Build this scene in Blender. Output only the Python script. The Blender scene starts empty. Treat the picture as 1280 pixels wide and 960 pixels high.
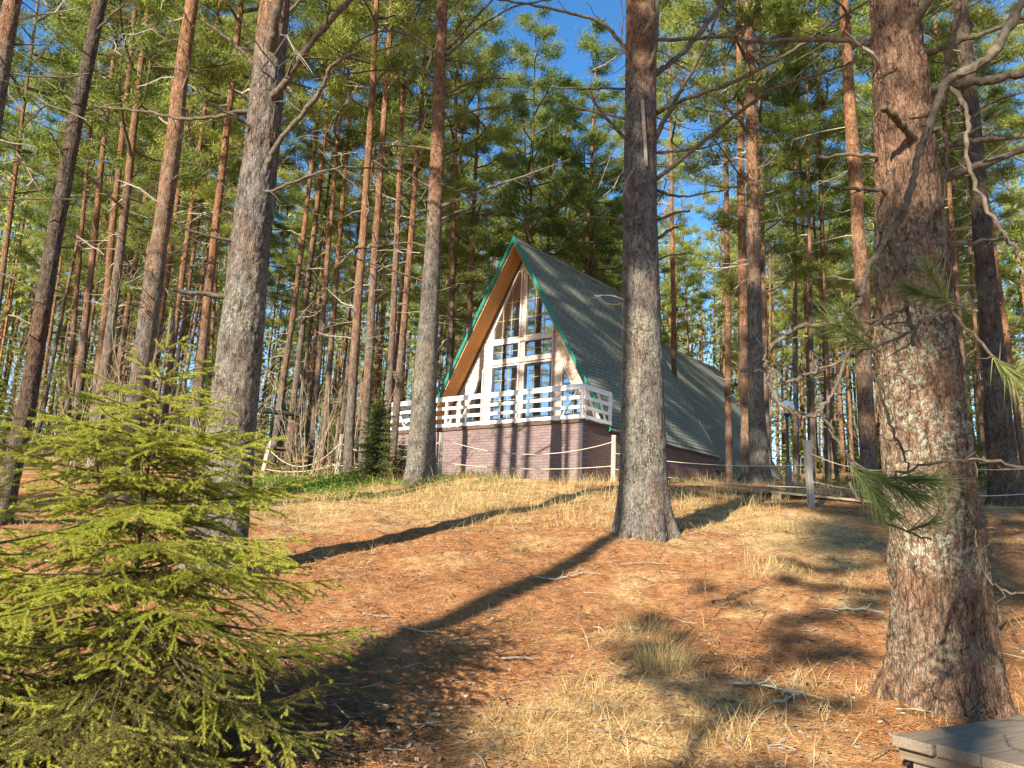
import bpy, math, random
import numpy as np
from mathutils import Vector, Matrix, noise as mnoise
rng = np.random.default_rng(11)
random.seed(11)
R_ = math.radians
scene = bpy.context.scene
col = scene.collection

# ------------------------------------------------------------------ camera
FPX, IW, IH = 967.0, 1280, 960
EYE = np.array([0, 0, 1.5])
PITCH, ROLL = R_(11), R_(2.55)
fw = np.array([0, math.cos(PITCH), math.sin(PITCH)])
u0 = np.array([0, -math.sin(PITCH), math.cos(PITCH)]); r0 = np.array([1., 0, 0])
RT = r0 * math.cos(ROLL) + u0 * math.sin(ROLL)
UPV = -r0 * math.sin(ROLL) + u0 * math.cos(ROLL)
cd = bpy.data.cameras.new('camera'); cam = bpy.data.objects.new('camera', cd); col.objects.link(cam)
cd.sensor_width = 36; cd.lens = 36 * FPX / IW; cd.clip_end = 3000; cd.clip_start = 0.05
M = Matrix(((RT[0], UPV[0], -fw[0], EYE[0]), (RT[1], UPV[1], -fw[1], EYE[1]), (RT[2], UPV[2], -fw[2], EYE[2]), (0, 0, 0, 1)))
cam.matrix_world = M
scene.camera = cam

def UP(px, py, y):
    """world point seen at photo pixel (px,py) at world distance y in front of the eye"""
    d = fw + RT * (px - 640) / FPX - UPV * (py - 480) / FPX
    return EYE + d * (y / d[1])
def proj(P):
    Q = np.asarray(P) - EYE; d = Q @ fw
    return 640 + FPX * (Q @ RT) / d, 480 - FPX * (Q @ UPV) / d

# ------------------------------------------------------------------ house frame
YAW = 0.675
HX = np.array([math.cos(YAW), -math.sin(YAW), 0]); HY = np.array([math.sin(YAW), math.cos(YAW), 0])
HB = np.array([2.013, 21.546, 3.0])
HWID, HBASE, HS, HAP, HHW, HEAVE, HLEN = 7.85, 1.78, 1.45, 8.52, 3.95, 1.75, 7.75
def HP(x, y, z=0): return HB + HX * x + HY * y + np.array([0, 0, z])

# ------------------------------------------------------------------ ground shape
cps = []
def cp(px, py, y): cps.append(UP(px, py, y))
for a in [(640, 960, 4.25), (900, 960, 4.25), (1180, 862, 5.2), (1000, 860, 5.6), (640, 800, 6.6), (400, 850, 5.8), (200, 960, 4.6), (275, 722, 8.0), (10, 650, 9.5), (130, 690, 8.6),
          (805, 670, 10.0), (600, 690, 9.2), (1010, 628, 13), (1258, 640, 13), (1130, 640, 12.5), (530, 598, 17.0), (640, 603, 18.5), (850, 612, 17.5), (945, 606, 18.5),
          (420, 598, 20), (325, 602, 20), (1000, 610, 18.5), (1260, 615, 20), (100, 575, 24), (10, 560, 28), (250, 570, 28), (400, 575, 30), (1100, 600, 27), (1270, 605, 28), (170, 600, 19), (450, 640, 12.5), (370, 625, 15)]:
    cp(*a)
for p in [(0, 0), (-HWID, 0), (0, 9.5), (-HWID, 9.5), (-HWID / 2, 5)]:
    cps.append(HP(*p, -0.04))
for a in [(640, 590, 45), (200, 545, 50), (1100, 590, 50), (0, 545, 45), (1280, 595, 45)]: cp(*a)
for az in range(-60, 61, 20):
    cps.append(np.array([math.sin(R_(az)) * 95, math.cos(R_(az)) * 95, 7.5 - az * 0.02]))
cps += [np.array(v, float) for v in [(0, 0, 0), (1.5, 2.2, .05), (-2, 1, -.1), (0, -10, -.6), (-10, -10, -.8), (10, -10, -.3), (0, -40, -2), (-40, -30, -2), (40, -30, -1), (-40, 0, -.5), (30, 0, .6), (-95, -20, 0), (95, -20, 2), (0, -95, -3)]]
cps = np.array(cps)
XY, ZZ = cps[:, :2], cps[:, 2]
_A = np.linalg.norm(XY[:, None] - XY[None], axis=2)
_n = len(XY)
_K = np.zeros((_n + 3, _n + 3)); _K[:_n, :_n] = _A - np.eye(_n) * 0.25; _K[:_n, _n] = 1; _K[:_n, _n + 1:] = XY; _K[_n, :_n] = 1; _K[_n + 1:, :_n] = XY.T
_w = np.linalg.solve(_K, np.r_[ZZ, 0, 0, 0])
_tab = rng.random((256, 256))
def vn(x, y, s=1.0):
    x = np.asarray(x) * s + 500.3; y = np.asarray(y) * s + 431.7
    xi = np.floor(x).astype(int); yi = np.floor(y).astype(int); fx = x - xi; fy = y - yi
    fx = fx * fx * (3 - 2 * fx); fy = fy * fy * (3 - 2 * fy)
    t = lambda a, b: _tab[a % 256, b % 256]
    return (t(xi, yi) * (1 - fx) + t(xi + 1, yi) * fx) * (1 - fy) + (t(xi, yi + 1) * (1 - fx) + t(xi + 1, yi + 1) * fx) * fy
def gz(x, y):
    x = np.atleast_1d(np.asarray(x, float)); y = np.atleast_1d(np.asarray(y, float))
    r = np.hypot(x, y); k = np.minimum(1, 95 / np.maximum(r, 1e-6)); X, Y = x * k, y * k
    out = np.zeros(len(X))
    for i in range(0, len(X), 20000):
        s = slice(i, i + 20000)
        D = np.hypot(X[s, None] - XY[None, :, 0], Y[s, None] - XY[None, :, 1])
        out[s] = D @ _w[:_n] + _w[_n] + _w[_n + 1] * X[s] + _w[_n + 2] * Y[s]
    hl = (x - HB[0]) * HX[0] + (y - HB[1]) * HX[1]; hd = (x - HB[0]) * HY[0] + (y - HB[1]) * HY[1]
    near_h = np.clip(np.maximum(np.maximum(-HWID - hl, hl), np.maximum(-hd, hd - 10)) / 1.5, 0, 1)
    out += near_h * ((vn(x, y, .55) - .5) * .16 + (vn(x, y, 1.7) - .5) * .09 + (vn(x, y, 5) - .5) * .035)
    return out
def g1(x, y): return float(gz(x, y)[0])
def ground_hit(px, py):
    d = fw + RT * (px - 640) / FPX - UPV * (py - 480) / FPX
    t = np.linspace(1.5, 60, 1500); P = EYE[None] + d[None] * t[:, None]
    h = P[:, 2] - gz(P[:, 0], P[:, 1]); i = np.argmax(h < 0)
    return P[i]

# ------------------------------------------------------------------ mesh helper
class MB:
    def __init__(s): s.V = []; s.F = []; s.Mi = []; s.n = 0
    def add(s, V, F, m=0):
        V = np.asarray(V, float); F = np.asarray(F, int)
        if F.ndim == 1: F = F[None]
        s.V.append(V); s.F.append(F + s.n); s.Mi.append(np.full(len(F), m)); s.n += len(V)
        return s
    def tube(s, pts, rad, n=6, m=0, cap=True):
        pts = np.asarray(pts, float); k = len(pts); rad = np.broadcast_to(np.asarray(rad, float), (k,))
        T = np.gradient(pts, axis=0); T /= np.linalg.norm(T, axis=1)[:, None] + 1e-9
        ref = np.array([0, 0, 1.]) if abs(T[:, 2]).mean() < .8 else np.array([1., 0, 0])
        A = np.cross(T, ref); A /= np.linalg.norm(A, axis=1)[:, None] + 1e-9; B = np.cross(T, A)
        a = np.arange(n) * 2 * math.pi / n
        V = (pts[:, None] + rad[:, None, None] * (A[:, None] * np.cos(a)[None, :, None] + B[:, None] * np.sin(a)[None, :, None])).reshape(-1, 3)
        i = np.arange(k - 1)[:, None] * n + np.arange(n)[None]; j = np.arange(k - 1)[:, None] * n + (np.arange(n)[None] + 1) % n
        F = np.stack([i, j, j + n, i + n], -1).reshape(-1, 4)
        n0 = s.n; s.add(V, F, m)
        if cap and n > 2:
            s.F.append(np.array([list(range(n))]) + n0); s.Mi.append(np.array([m]))
            s.F.append(np.array([list(range((k - 1) * n, k * n))[::-1]]) + n0); s.Mi.append(np.array([m]))
        return s
    def hexa(s, c, m=0):
        return s.add(c, [[0, 3, 2, 1], [4, 5, 6, 7], [0, 1, 5, 4], [1, 2, 6, 5], [2, 3, 7, 6], [3, 0, 4, 7]], m)
    def box(s, lo, hi, m=0, xf=None):
        (x0, y0, z0), (x1, y1, z1) = lo, hi
        c = np.array([(x0, y0, z0), (x1, y0, z0), (x1, y1, z0), (x0, y1, z0), (x0, y0, z1), (x1, y0, z1), (x1, y1, z1), (x0, y1, z1)], float)
        if xf is not None: c = np.array([xf(*p) for p in c])
        return s.hexa(c, m)
    def beam(s, a, b, w, h, up=(0, 0, 1), m=0):
        a = np.asarray(a, float); b = np.asarray(b, float); t = b - a; t /= np.linalg.norm(t); up = np.asarray(up, float)
        sx = np.cross(t, up); sx /= np.linalg.norm(sx); uz = np.cross(sx, t)
        c = [p + sx * w / 2 * i + uz * h / 2 * j for p in (a, b) for i, j in ((-1, -1), (1, -1), (1, 1), (-1, 1))]
        return s.hexa(np.array(c), m)
    def prism(s, poly, off, m=0):
        """polygon (n,3) extruded by vector off"""
        P = np.asarray(poly, float); n = len(P); Q = P + np.asarray(off, float)
        n0 = s.n; s.add(np.r_[P, Q], [[i, (i + 1) % n, (i + 1) % n + n, i + n] for i in range(n)], m)
        s.F.append(np.array([list(range(n))[::-1]]) + n0); s.Mi.append(np.array([m])); s.F.append(np.array([list(range(n, 2 * n))]) + n0); s.Mi.append(np.array([m]))
        return s
    def build(s, name, mats, parent=None, smooth=False, origin=None, bevel=0):
        if not isinstance(mats, (list, tuple)): mats = [mats]
        V = np.concatenate(s.V)
        if origin is not None: V = V - np.asarray(origin)
        me = bpy.data.meshes.new(name)
        me.vertices.add(len(V)); me.vertices.foreach_set('co', V.astype(np.float32).ravel())
        tot = np.concatenate([np.full(len(f), f.shape[1]) for f in s.F]); loops = np.concatenate([f.ravel() for f in s.F])
        me.loops.add(len(loops)); me.loops.foreach_set('vertex_index', loops.astype(np.int32))
        me.polygons.add(len(tot)); me.polygons.foreach_set('loop_start', (np.cumsum(tot) - tot).astype(np.int32)); me.polygons.foreach_set('loop_total', tot.astype(np.int32))
        me.polygons.foreach_set('material_index', np.concatenate(s.Mi).astype(np.int32))
        me.polygons.foreach_set('use_smooth', np.full(len(tot), smooth))
        for m in mats: me.materials.append(m)
        me.update(calc_edges=True); me.validate()
        return link(name, me, parent, bevel)
def link(name, me, parent=None, bevel=0):
    o = bpy.data.objects.new(name, me); col.objects.link(o)
    if parent is not None: o.parent = parent
    if bevel:
        b = o.modifiers.new('edge', 'BEVEL'); b.width = bevel; b.segments = 2; b.limit_method = 'ANGLE'
    return o
def tag(o, label=None, cat=None, group=None, kind=None):
    if label: o['label'] = label
    if cat: o['category'] = cat
    if group: o['group'] = group
    if kind: o['kind'] = kind
    return o
def empty(name, loc, label=None, cat=None, group=None, rz=0):
    o = bpy.data.objects.new(name, None); col.objects.link(o); o.location = tuple(loc); o.rotation_euler = (0, 0, rz); o.empty_display_size = .2
    return tag(o, label, cat, group)
def copy_tree(o, parent=None):
    c = o.copy(); col.objects.link(c)
    if parent is not None: c.parent = parent
    for ch in list(o.children): copy_tree(ch, c)
    return c

# ------------------------------------------------------------------ materials
class NT:
    def __init__(s, name):
        s.m = bpy.data.materials.new(name); s.m.use_nodes = True; s.t = s.m.node_tree; s.t.nodes.clear()
        s.out = s.n('ShaderNodeOutputMaterial')
    def n(s, typ, **kw):
        x = s.t.nodes.new(typ)
        for k, v in kw.items():
            if k.startswith('i_'): x.inputs[int(k[2:]) if k[2:].isdigit() else k[2:].replace('_', ' ')].default_value = v
            else: setattr(x, k, v)
        return x
    def l(s, a, b): s.t.links.new(a, b)
    def coord(s, which='Object', scale=(1, 1, 1)):
        c = s.n('ShaderNodeTexCoord'); mp = s.n('ShaderNodeMapping'); s.l(c.outputs[which], mp.inputs[0]); mp.inputs['Scale'].default_value = scale
        return mp.outputs[0]
    def geo(s, scale=(1, 1, 1)):
        c = s.n('ShaderNodeNewGeometry'); mp = s.n('ShaderNodeMapping'); s.l(c.outputs['Position'], mp.inputs[0]); mp.inputs['Scale'].default_value = scale
        return mp.outputs[0]
    def noise(s, vec, scale, detail=4, rough=.55, dist=0):
        x = s.n('ShaderNodeTexNoise'); x.inputs['Scale'].default_value = scale; x.inputs['Detail'].default_value = detail; x.inputs['Roughness'].default_value = rough; x.inputs['Distortion'].default_value = dist
        if vec is not None: s.l(vec, x.inputs['Vector'])
        return x.outputs['Fac']
    def vor(s, vec, scale, feature='F1', rand=1, out='Distance'):
        x = s.n('ShaderNodeTexVoronoi', feature=feature); x.inputs['Scale'].default_value = scale; x.inputs['Randomness'].default_value = rand
        if vec is not None: s.l(vec, x.inputs['Vector'])
        return x.outputs[out]
    def ramp(s, fac, stops, interp='LINEAR'):
        x = s.n('ShaderNodeValToRGB'); x.color_ramp.interpolation = interp; e = x.color_ramp.elements
        while len(e) < len(stops): e.new(.5)
        for i, (p, c) in enumerate(stops):
            e[i].position = p; e[i].color = (*c, 1) if not isinstance(c, (int, float)) else (c, c, c, 1)
        s.l(fac, x.inputs[0]); return x.outputs[0]
    def mix(s, fac, a, b, mode='MIX'):
        x = s.n('ShaderNodeMix', data_type='RGBA', blend_type=mode)
        for v, i in ((fac, 0), (a, 6), (b, 7)):
            if hasattr(v, 'links'): s.l(v, x.inputs[i])
            elif isinstance(v, (int, float)): x.inputs[i].default_value = v if i == 0 else (v, v, v, 1)
            else: x.inputs[i].default_value = (*v, 1)
        return x.outputs[2]
    def math(s, op, a, b=0, c=None):
        x = s.n('ShaderNodeMath', operation=op)
        for i, v in enumerate((a, b, c)):
            if v is None: continue
            if hasattr(v, 'links'): s.l(v, x.inputs[i])
            else: x.inputs[i].default_value = v
        return x.outputs[0]
    def bump(s, h, strength=.5, dist=.02):
        x = s.n('ShaderNodeBump'); x.inputs['Strength'].default_value = strength; x.inputs['Distance'].default_value = dist; s.l(h, x.inputs['Height']); return x.outputs[0]
    def pbr(s, color, rough=.8, normal=None, spec=.3, metal=0):
        p = s.n('ShaderNodeBsdfPrincipled')
        if hasattr(color, 'links'): s.l(color, p.inputs['Base Color'])
        else: p.inputs['Base Color'].default_value = (*color, 1)
        if hasattr(rough, 'links'): s.l(rough, p.inputs['Roughness'])
        else: p.inputs['Roughness'].default_value = rough
        p.inputs['Specular IOR Level'].default_value = spec; p.inputs['Metallic'].default_value = metal
        if normal is not None: s.l(normal, p.inputs['Normal'])
        s.l(p.outputs[0], s.out.inputs[0]); return s.m

def simple(name, c, rough=.7, var=.25, scale=8, bump=.2, spec=.3, stretch=(1, 1, 1)):
    t = NT(name); v = t.coord('Object', stretch); n = t.noise(v, scale, 5, .6)
    lo = tuple(x * (1 - var) for x in c); hi = tuple(min(1, x * (1 + var)) for x in c)
    return t.pbr(t.ramp(n, [(.3, lo), (.7, hi)]), rough, t.bump(n, bump, .01) if bump else None, spec)

def bark(name, kind):
    t = NT(name)
    tc = t.n('ShaderNodeTexCoord'); sep = t.n('ShaderNodeSeparateXYZ'); t.l(tc.outputs['Object'], sep.inputs[0])
    oi = t.n('ShaderNodeObjectInfo'); rnd = oi.outputs['Random']
    if kind == 'unit':   # shared trunks: x,y in trunk radii, z in metres
        mp = t.n('ShaderNodeMapping'); t.l(tc.outputs['Object'], mp.inputs[0]); mp.inputs['Scale'].default_value = (.17, .17, 1)
        base = mp.outputs[0]
    else: base = tc.outputs['Object']
    cmb = t.n('ShaderNodeVectorMath', operation='ADD'); t.l(base, cmb.inputs[0])
    sc = t.n('ShaderNodeVectorMath', operation='SCALE'); sc.inputs[0].default_value = (7.3, 3.1, 9.7); t.l(rnd, sc.inputs['Scale']); t.l(sc.outputs[0], cmb.inputs[1])
    P = cmb.outputs[0]
    def scaled(v):
        m = t.n('ShaderNodeMapping'); t.l(P, m.inputs[0]); m.inputs['Scale'].default_value = v; return m.outputs[0]
    # wobbly plate pattern
    nz = t.n('ShaderNodeTexNoise'); nz.inputs['Scale'].default_value = 6; nz.inputs['Detail'].default_value = 3; t.l(P, nz.inputs['Vector'])
    wob = t.n('ShaderNodeVectorMath', operation='MULTIPLY_ADD'); t.l(nz.outputs['Color'], wob.inputs[0]); wob.inputs[1].default_value = (.09, .09, .16); t.l(P, wob.inputs[2])
    mp2 = t.n('ShaderNodeMapping'); t.l(wob.outputs[0], mp2.inputs[0]); mp2.inputs['Scale'].default_value = (1, 1, .3)
    v1 = t.vor(mp2.outputs[0], 30 if kind != 'near_red' else 21, 'DISTANCE_TO_EDGE'); v2 = t.vor(mp2.outputs[0], 62, 'DISTANCE_TO_EDGE')
    fine = t.noise(scaled((1, 1, .45)), 55, 6, .7)
    big = t.noise(scaled((1, 1, .35)), 3.2, 4, .6)
    mid = t.noise(scaled((1, 1, .5)), 14, 4, .65)
    msk = t.ramp(t.noise(scaled((1, 1, .6)), 5, 3), [(.35, .25), (.65, 1.)])
    fis = t.noise(scaled((1, 1, .26)), 34, 5, .68, .4)
    plate = t.ramp(v1, [(0, 0.), (.12, .8), (.5, 1.)]); plate = t.mix(msk, (1., 1., 1.), plate)
    plate2 = t.ramp(v2, [(0, 0.), (.2, 1.)])
    ridge = t.ramp(fis, [(.36, 0.), (.48, .8), (.7, 1.)])
    hgt = t.math('ADD', t.math('MULTIPLY', plate, .4), t.math('MULTIPLY', plate2, .2)); hgt = t.math('ADD', hgt, t.math('MULTIPLY', fine, .5)); hgt = t.math('ADD', hgt, t.math('MULTIPLY', ridge, .5))
    grey = t.ramp(mid, [(.25, (.08, .07, .06)), (.5, (.18, .16, .14)), (.75, (.31, .28, .25))])
    warm = t.ramp(mid, [(.3, (.12, .062, .036)), (.55, (.27, .15, .09)), (.75, (.42, .27, .175))])
    low = t.mix(t.ramp(big, [(.42, 0.), (.66, .75 if kind != 'near' else .4)]), grey, warm)
    if kind == 'dull': low = t.mix(1, low, (.62, .58, .54), 'MULTIPLY')  # darker tint: painted shade on the leaning pine, dark grey bark elsewhere
    up = t.ramp(mid, [(.25, (.15, .06, .028)), (.5, (.32, .16, .08)), (.72, (.47, .28, .155))])
    if kind == 'near': h0, h1, um = 5.0, 7.5, .75
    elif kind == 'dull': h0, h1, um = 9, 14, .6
    else: h0, h1, um = 1.5, 7.0, .88
    zz = t.math('ADD', sep.outputs[2], t.math('MULTIPLY', t.math('SUBTRACT', rnd, .5), 5.0 if kind == 'unit' else 0))
    zz = t.math('ADD', zz, t.math('MULTIPLY', t.math('SUBTRACT', big, .5), 4.))
    mr = t.n('ShaderNodeMapRange'); t.l(zz, mr.inputs[0]); mr.inputs[1].default_value = h0; mr.inputs[2].default_value = h1; mr.inputs[3].default_value = 0; mr.inputs[4].default_value = um
    c = t.mix(mr.outputs[0], low, up)
    if kind == 'near_red': c = t.mix(.8, low, warm)
    crack = t.ramp(plate, [(0, .2), (.7, 1.)])
    c = t.mix(1, c, crack, 'MULTIPLY'); c = t.mix(1, c, t.ramp(ridge, [(0, .3), (.5, 1.)]), 'MULTIPLY'); c = t.mix(1, c, t.ramp(plate2, [(0, .55), (.8, 1.)]), 'MULTIPLY')
    c = t.mix(t.ramp(fine, [(.55, 0.), (.8, .35)]), c, (.45, .38, .33))
    # lichen
    if kind not in ('unit', 'dull'):
        ln = t.noise(P, 30, 6, .75); lv = t.noise(P, 2.1, 2); lich = t.math('MULTIPLY', t.ramp(ln, [(.50, 0.), (.56, 1.)]), t.ramp(lv, [(.40, 0.), (.56, 1.)]))
        zl = t.ramp(t.math('MULTIPLY', sep.outputs[2], .2), [(.02, .4), (.15, 1.), (.5, 1.), (.75, 0.)])
        c = t.mix(t.math('MULTIPLY', t.math('MULTIPLY', lich, zl), (.72 if kind == 'near_red' else .5)), c, (.38, .42, .31))
    return t.pbr(c, .9, t.bump(hgt, .9, .03 if kind != 'unit' else .03), .15)

def leafmat(name, a, b, c, trans=.3, rough=.6):
    """needles: two greens mixed by clump, per-tree variation"""
    t = NT(name); oi = t.n('ShaderNodeObjectInfo'); g = t.n('ShaderNodeNewGeometry')
    n = t.noise(t.coord('Object'), .9, 3, .6)
    f = t.math('ADD', t.math('MULTIPLY', g.outputs['Random Per Island'], .4), t.math('MULTIPLY', n, .75)); f = t.math('ADD', f, t.math('MULTIPLY', t.math('SUBTRACT', oi.outputs['Random'], .5), .35))
    colr = t.ramp(f, [(.2, a), (.55, b), (.9, c)])
    d = t.n('ShaderNodeBsdfPrincipled'); t.l(colr, d.inputs['Base Color']); d.inputs['Roughness'].default_value = rough; d.inputs['Specular IOR Level'].default_value = .25
    tr = t.n('ShaderNodeBsdfTranslucent'); t.l(colr, tr.inputs[0])
    mx = t.n('ShaderNodeMixShader'); mx.inputs[0].default_value = trans; t.l(d.outputs[0], mx.inputs[1]); t.l(tr.outputs[0], mx.inputs[2]); t.l(mx.outputs[0], t.out.inputs[0])
    return t.m

MT = {}
MT['bark_near'] = bark('grey plated pine bark', 'near')
MT['bark_red'] = bark('lichen spotted warm pine bark', 'near_red')
MT['bark_dark_shade'] = bark('dark pine bark with painted shade', 'dull')  # shade of the leaning pine is in this colour; dark grey pine shares it
MT['bark'] = bark('forest pine bark', 'unit')
MT['dead'] = simple('dead branch bark', (.105, .085, .062), .95, .6, 26, 1.0)
MT['deadpale'] = simple('bleached dead twig', (.30, .26, .21), .9, .35, 10, .3)
MT['needle'] = leafmat('pine needles', (.06, .11, .035), (.26, .32, .065), (.50, .52, .14), .55)
MT['needle_near'] = leafmat('long pine needles', (.06, .10, .035), (.14, .19, .055), (.25, .27, .10), .35)
MT['spruce'] = leafmat('spruce needles', (.14, .17, .03), (.42, .45, .065), (.60, .60, .13), .45)
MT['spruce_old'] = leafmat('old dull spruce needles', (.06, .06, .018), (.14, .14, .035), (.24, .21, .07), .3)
MT['spruce_dark'] = leafmat('dark green spruce needles', (.05, .08, .022), (.15, .19, .04), (.30, .31, .075), .45)  # darker green for understory spruces and far young growth
MT['sapling'] = simple('bare sapling bark', (.33, .26, .17), .9, .35, 6, .2)
MT['grass'] = leafmat('dry straw grass', (.34, .24, .10), (.56, .43, .20), (.72, .60, .34), .25)
MT['greengrass'] = leafmat('green grass blades', (.10, .13, .03), (.20, .22, .06), (.32, .30, .10), .3)
MT['berry'] = leafmat('small green leaves', (.07, .14, .02), (.15, .26, .035), (.28, .38, .07), .3)
MT['litter'] = leafmat('fallen pine needles', (.17, .075, .03), (.40, .20, .08), (.60, .38, .18), .05)
MT['deadleaf'] = leafmat('dry fallen leaves', (.13, .09, .06), (.30, .22, .16), (.48, .42, .36), .1)
MT['lichen'] = simple('lichen crusted twig', (.27, .29, .22), .95, .4, 20, .4)
MT['white'] = simple('white painted wood', (.80, .80, .80), .55, .06, 5, .1, .4, (1, 1, 6))
MT['trimwood'] = simple('pale window casing', (.64, .535, .46), .6, .08, 5, .1, .4)
MT['teal'] = simple('teal painted metal trim', (.015, .175, .13), .45, .2, 4, .05, .5)
MT['rakegrey'] = simple('grey green rear rake', (.20, .25, .22), .6, .1, 4, .05)
MT['cornerbrick'] = simple('pinkish corner strip', (.32, .26, .25), .7, .15, 6, .2)
MT['dark'] = simple('dark door frame', (.045, .05, .06), .4, .2, 4, .05, .5)
MT['brass'] = simple('brass coloured glazing bar', (.45, .38, .22), .4, .1, 4, 0, .5)
MT['post'] = simple('weathered grey post', (.36, .325, .28), .85, .25, 6, .3, .2, (6, 6, .6))
MT['rope'] = simple('pale rope', (.60, .54, .42), .9, .2, 60, .3)
MT['lampbase'] = simple('grey lamp foot', (.16, .16, .18), .6, .2, 5, .1)
MT['black'] = simple('black painted steel', (.02, .02, .022), .4, .2, 5, 0, .5)
MT['globe'] = simple('white lamp globe', (.80, .82, .85), .25, .03, 2, 0, .5)
MT['darkroof'] = simple('dark roofing felt', (.022, .02, .022), .85, .3, 6, .2)
MT['brownwood'] = simple('dark brown wood', (.10, .065, .045), .8, .3, 5, .3, .3, (4, 1, 4))

def wood_mat(name, c1, c2, stretch, rough=.75):
    t = NT(name); v = t.coord('Object', stretch); n = t.noise(v, 5, 7, .65, .8); n2 = t.noise(t.coord('Object'), 2.3, 3)
    cc = t.ramp(n, [(.3, c1), (.7, c2)]); oi = t.n('ShaderNodeNewGeometry')
    cc = t.mix(t.math('MULTIPLY', oi.outputs['Random Per Island'], .35), cc, tuple(x * .55 for x in c1)); cc = t.mix(t.math('MULTIPLY', n2, .3), cc, tuple(x * .8 for x in c2))
    return t.pbr(cc, rough, t.bump(n, .8, .006), .1)
MT['plank'] = wood_mat('grey weathered planks', (.11, .085, .06), (.34, .275, .205), (.5, 22, 22), .95)
MT['plank_end'] = wood_mat('grey weathered plank ends', (.10, .08, .055), (.28, .225, .165), (22, .5, 22), .95)
MT['planklit'] = wood_mat('sunlit-toned pale planks', (.38, .29, .18), (.60, .49, .33), (1.2, 14, 14))  # sunlight on one boardwalk stretch put into the paler plank colour
MT['soffit'] = wood_mat('orange varnished soffit boards', (.50, .22, .07), (.72, .38, .14), (14, 1, 14), .5)
def siding_mat():
    t = NT('beige textured siding'); v = t.coord('Object', (1, 1, 1)); n = t.noise(v, 6, 6, .7); g = t.n('ShaderNodeNewGeometry')
    st = t.noise(t.coord('Object', (2, 1, 14)), 4, 5, .6)
    c = t.ramp(st, [(.25, (.46, .345, .285)), (.7, (.67, .535, .45))]); c = t.mix(t.math('MULTIPLY', g.outputs['Random Per Island'], .22), c, (.42, .30, .23))
    return t.pbr(c, .75, t.bump(n, .3, .01), .25)
MT['siding'] = siding_mat()
def brick_mat(side):
    t = NT('rough brown brick side wall' if side else 'brown split brick wall'); tc = t.n('ShaderNodeTexCoord'); s = t.n('ShaderNodeSeparateXYZ'); t.l(tc.outputs['Object'], s.inputs[0]); c = t.n('ShaderNodeCombineXYZ')
    t.l(s.outputs[1 if side else 0], c.inputs[0]); t.l(s.outputs[2], c.inputs[1])
    b = t.n('ShaderNodeTexBrick'); t.l(c.outputs[0], b.inputs['Vector'])
    b.inputs['Scale'].default_value = 1; b.inputs['Brick Width'].default_value = .26; b.inputs['Row Height'].default_value = .085; b.inputs['Mortar Size'].default_value = .009; b.inputs['Bias'].default_value = -.1
    b.inputs['Color1'].default_value = (.21, .155, .155, 1); b.inputs['Color2'].default_value = (.155, .112, .113, 1); b.inputs['Mortar'].default_value = (.125, .095, .095, 1)
    n = t.noise(tc.outputs['Object'], 9, 6, .7); cc = t.mix(t.ramp(n, [(.35, 0.), (.75, .5)]), b.outputs[0], (.25, .19, .185))
    if side: cc = t.mix(.45, cc, (.20, .11, .085))
    h = t.math('ADD', t.math('MULTIPLY', b.outputs['Fac'], -1.), t.math('MULTIPLY', n, 1.2 if not side else 2.5))
    return t.pbr(cc, .85, t.bump(h, .8, .02 if not side else .05), .2)
MT['brick'] = brick_mat(False); MT['brickside'] = brick_mat(True)
def shingle_mat():
    t = NT('grey green roof shingles'); tc = t.n('ShaderNodeTexCoord'); s = t.n('ShaderNodeSeparateXYZ'); t.l(tc.outputs['Object'], s.inputs[0]); c = t.n('ShaderNodeCombineXYZ')
    t.l(s.outputs[1], c.inputs[0]); t.l(s.outputs[2], c.inputs[1])
    b = t.n('ShaderNodeTexBrick'); t.l(c.outputs[0], b.inputs['Vector']); b.inputs['Scale'].default_value = 1; b.inputs['Brick Width'].default_value = .33; b.inputs['Row Height'].default_value = .135; b.inputs['Mortar Size'].default_value = .02; b.inputs['Mortar Smooth'].default_value = .3
    b.inputs['Color1'].default_value = (.155, .17, .14, 1); b.inputs['Color2'].default_value = (.225, .24, .19, 1); b.inputs['Mortar'].default_value = (.05, .06, .06, 1)
    n = t.noise(tc.outputs['Object'], 60, 3, .7); big = t.noise(tc.outputs['Object'], .8, 3)
    cc = t.mix(t.ramp(n, [(.3, 0.), (.7, .35)]), b.outputs[0], (.30, .30, .25)); cc = t.mix(t.ramp(big, [(.35, 0.), (.7, .3)]), cc, (.11, .125, .09)); mo = t.noise(tc.outputs['Object'], 2.6, 6, .75); cc = t.mix(t.ramp(mo, [(.56, 0.), (.68, .55)]), cc, (.13, .13, .055)); ne = t.noise(t.coord('Object', (1, 3, .6)), 9, 5, .8); cc = t.mix(t.ramp(ne, [(.62, 0.), (.72, .6)]), cc, (.30, .20, .11))
    sep2 = t.math('FRACT', t.math('DIVIDE', s.outputs[2], .135)); h = t.math('ADD', t.math('MULTIPLY', sep2, -1.), t.math('MULTIPLY', n, .3)); h = t.math('ADD', h, t.math('MULTIPLY', b.outputs['Fac'], -.8))
    return t.pbr(cc, .85, t.bump(h, .5, .015), .25)
MT['shingle'] = shingle_mat()
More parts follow.
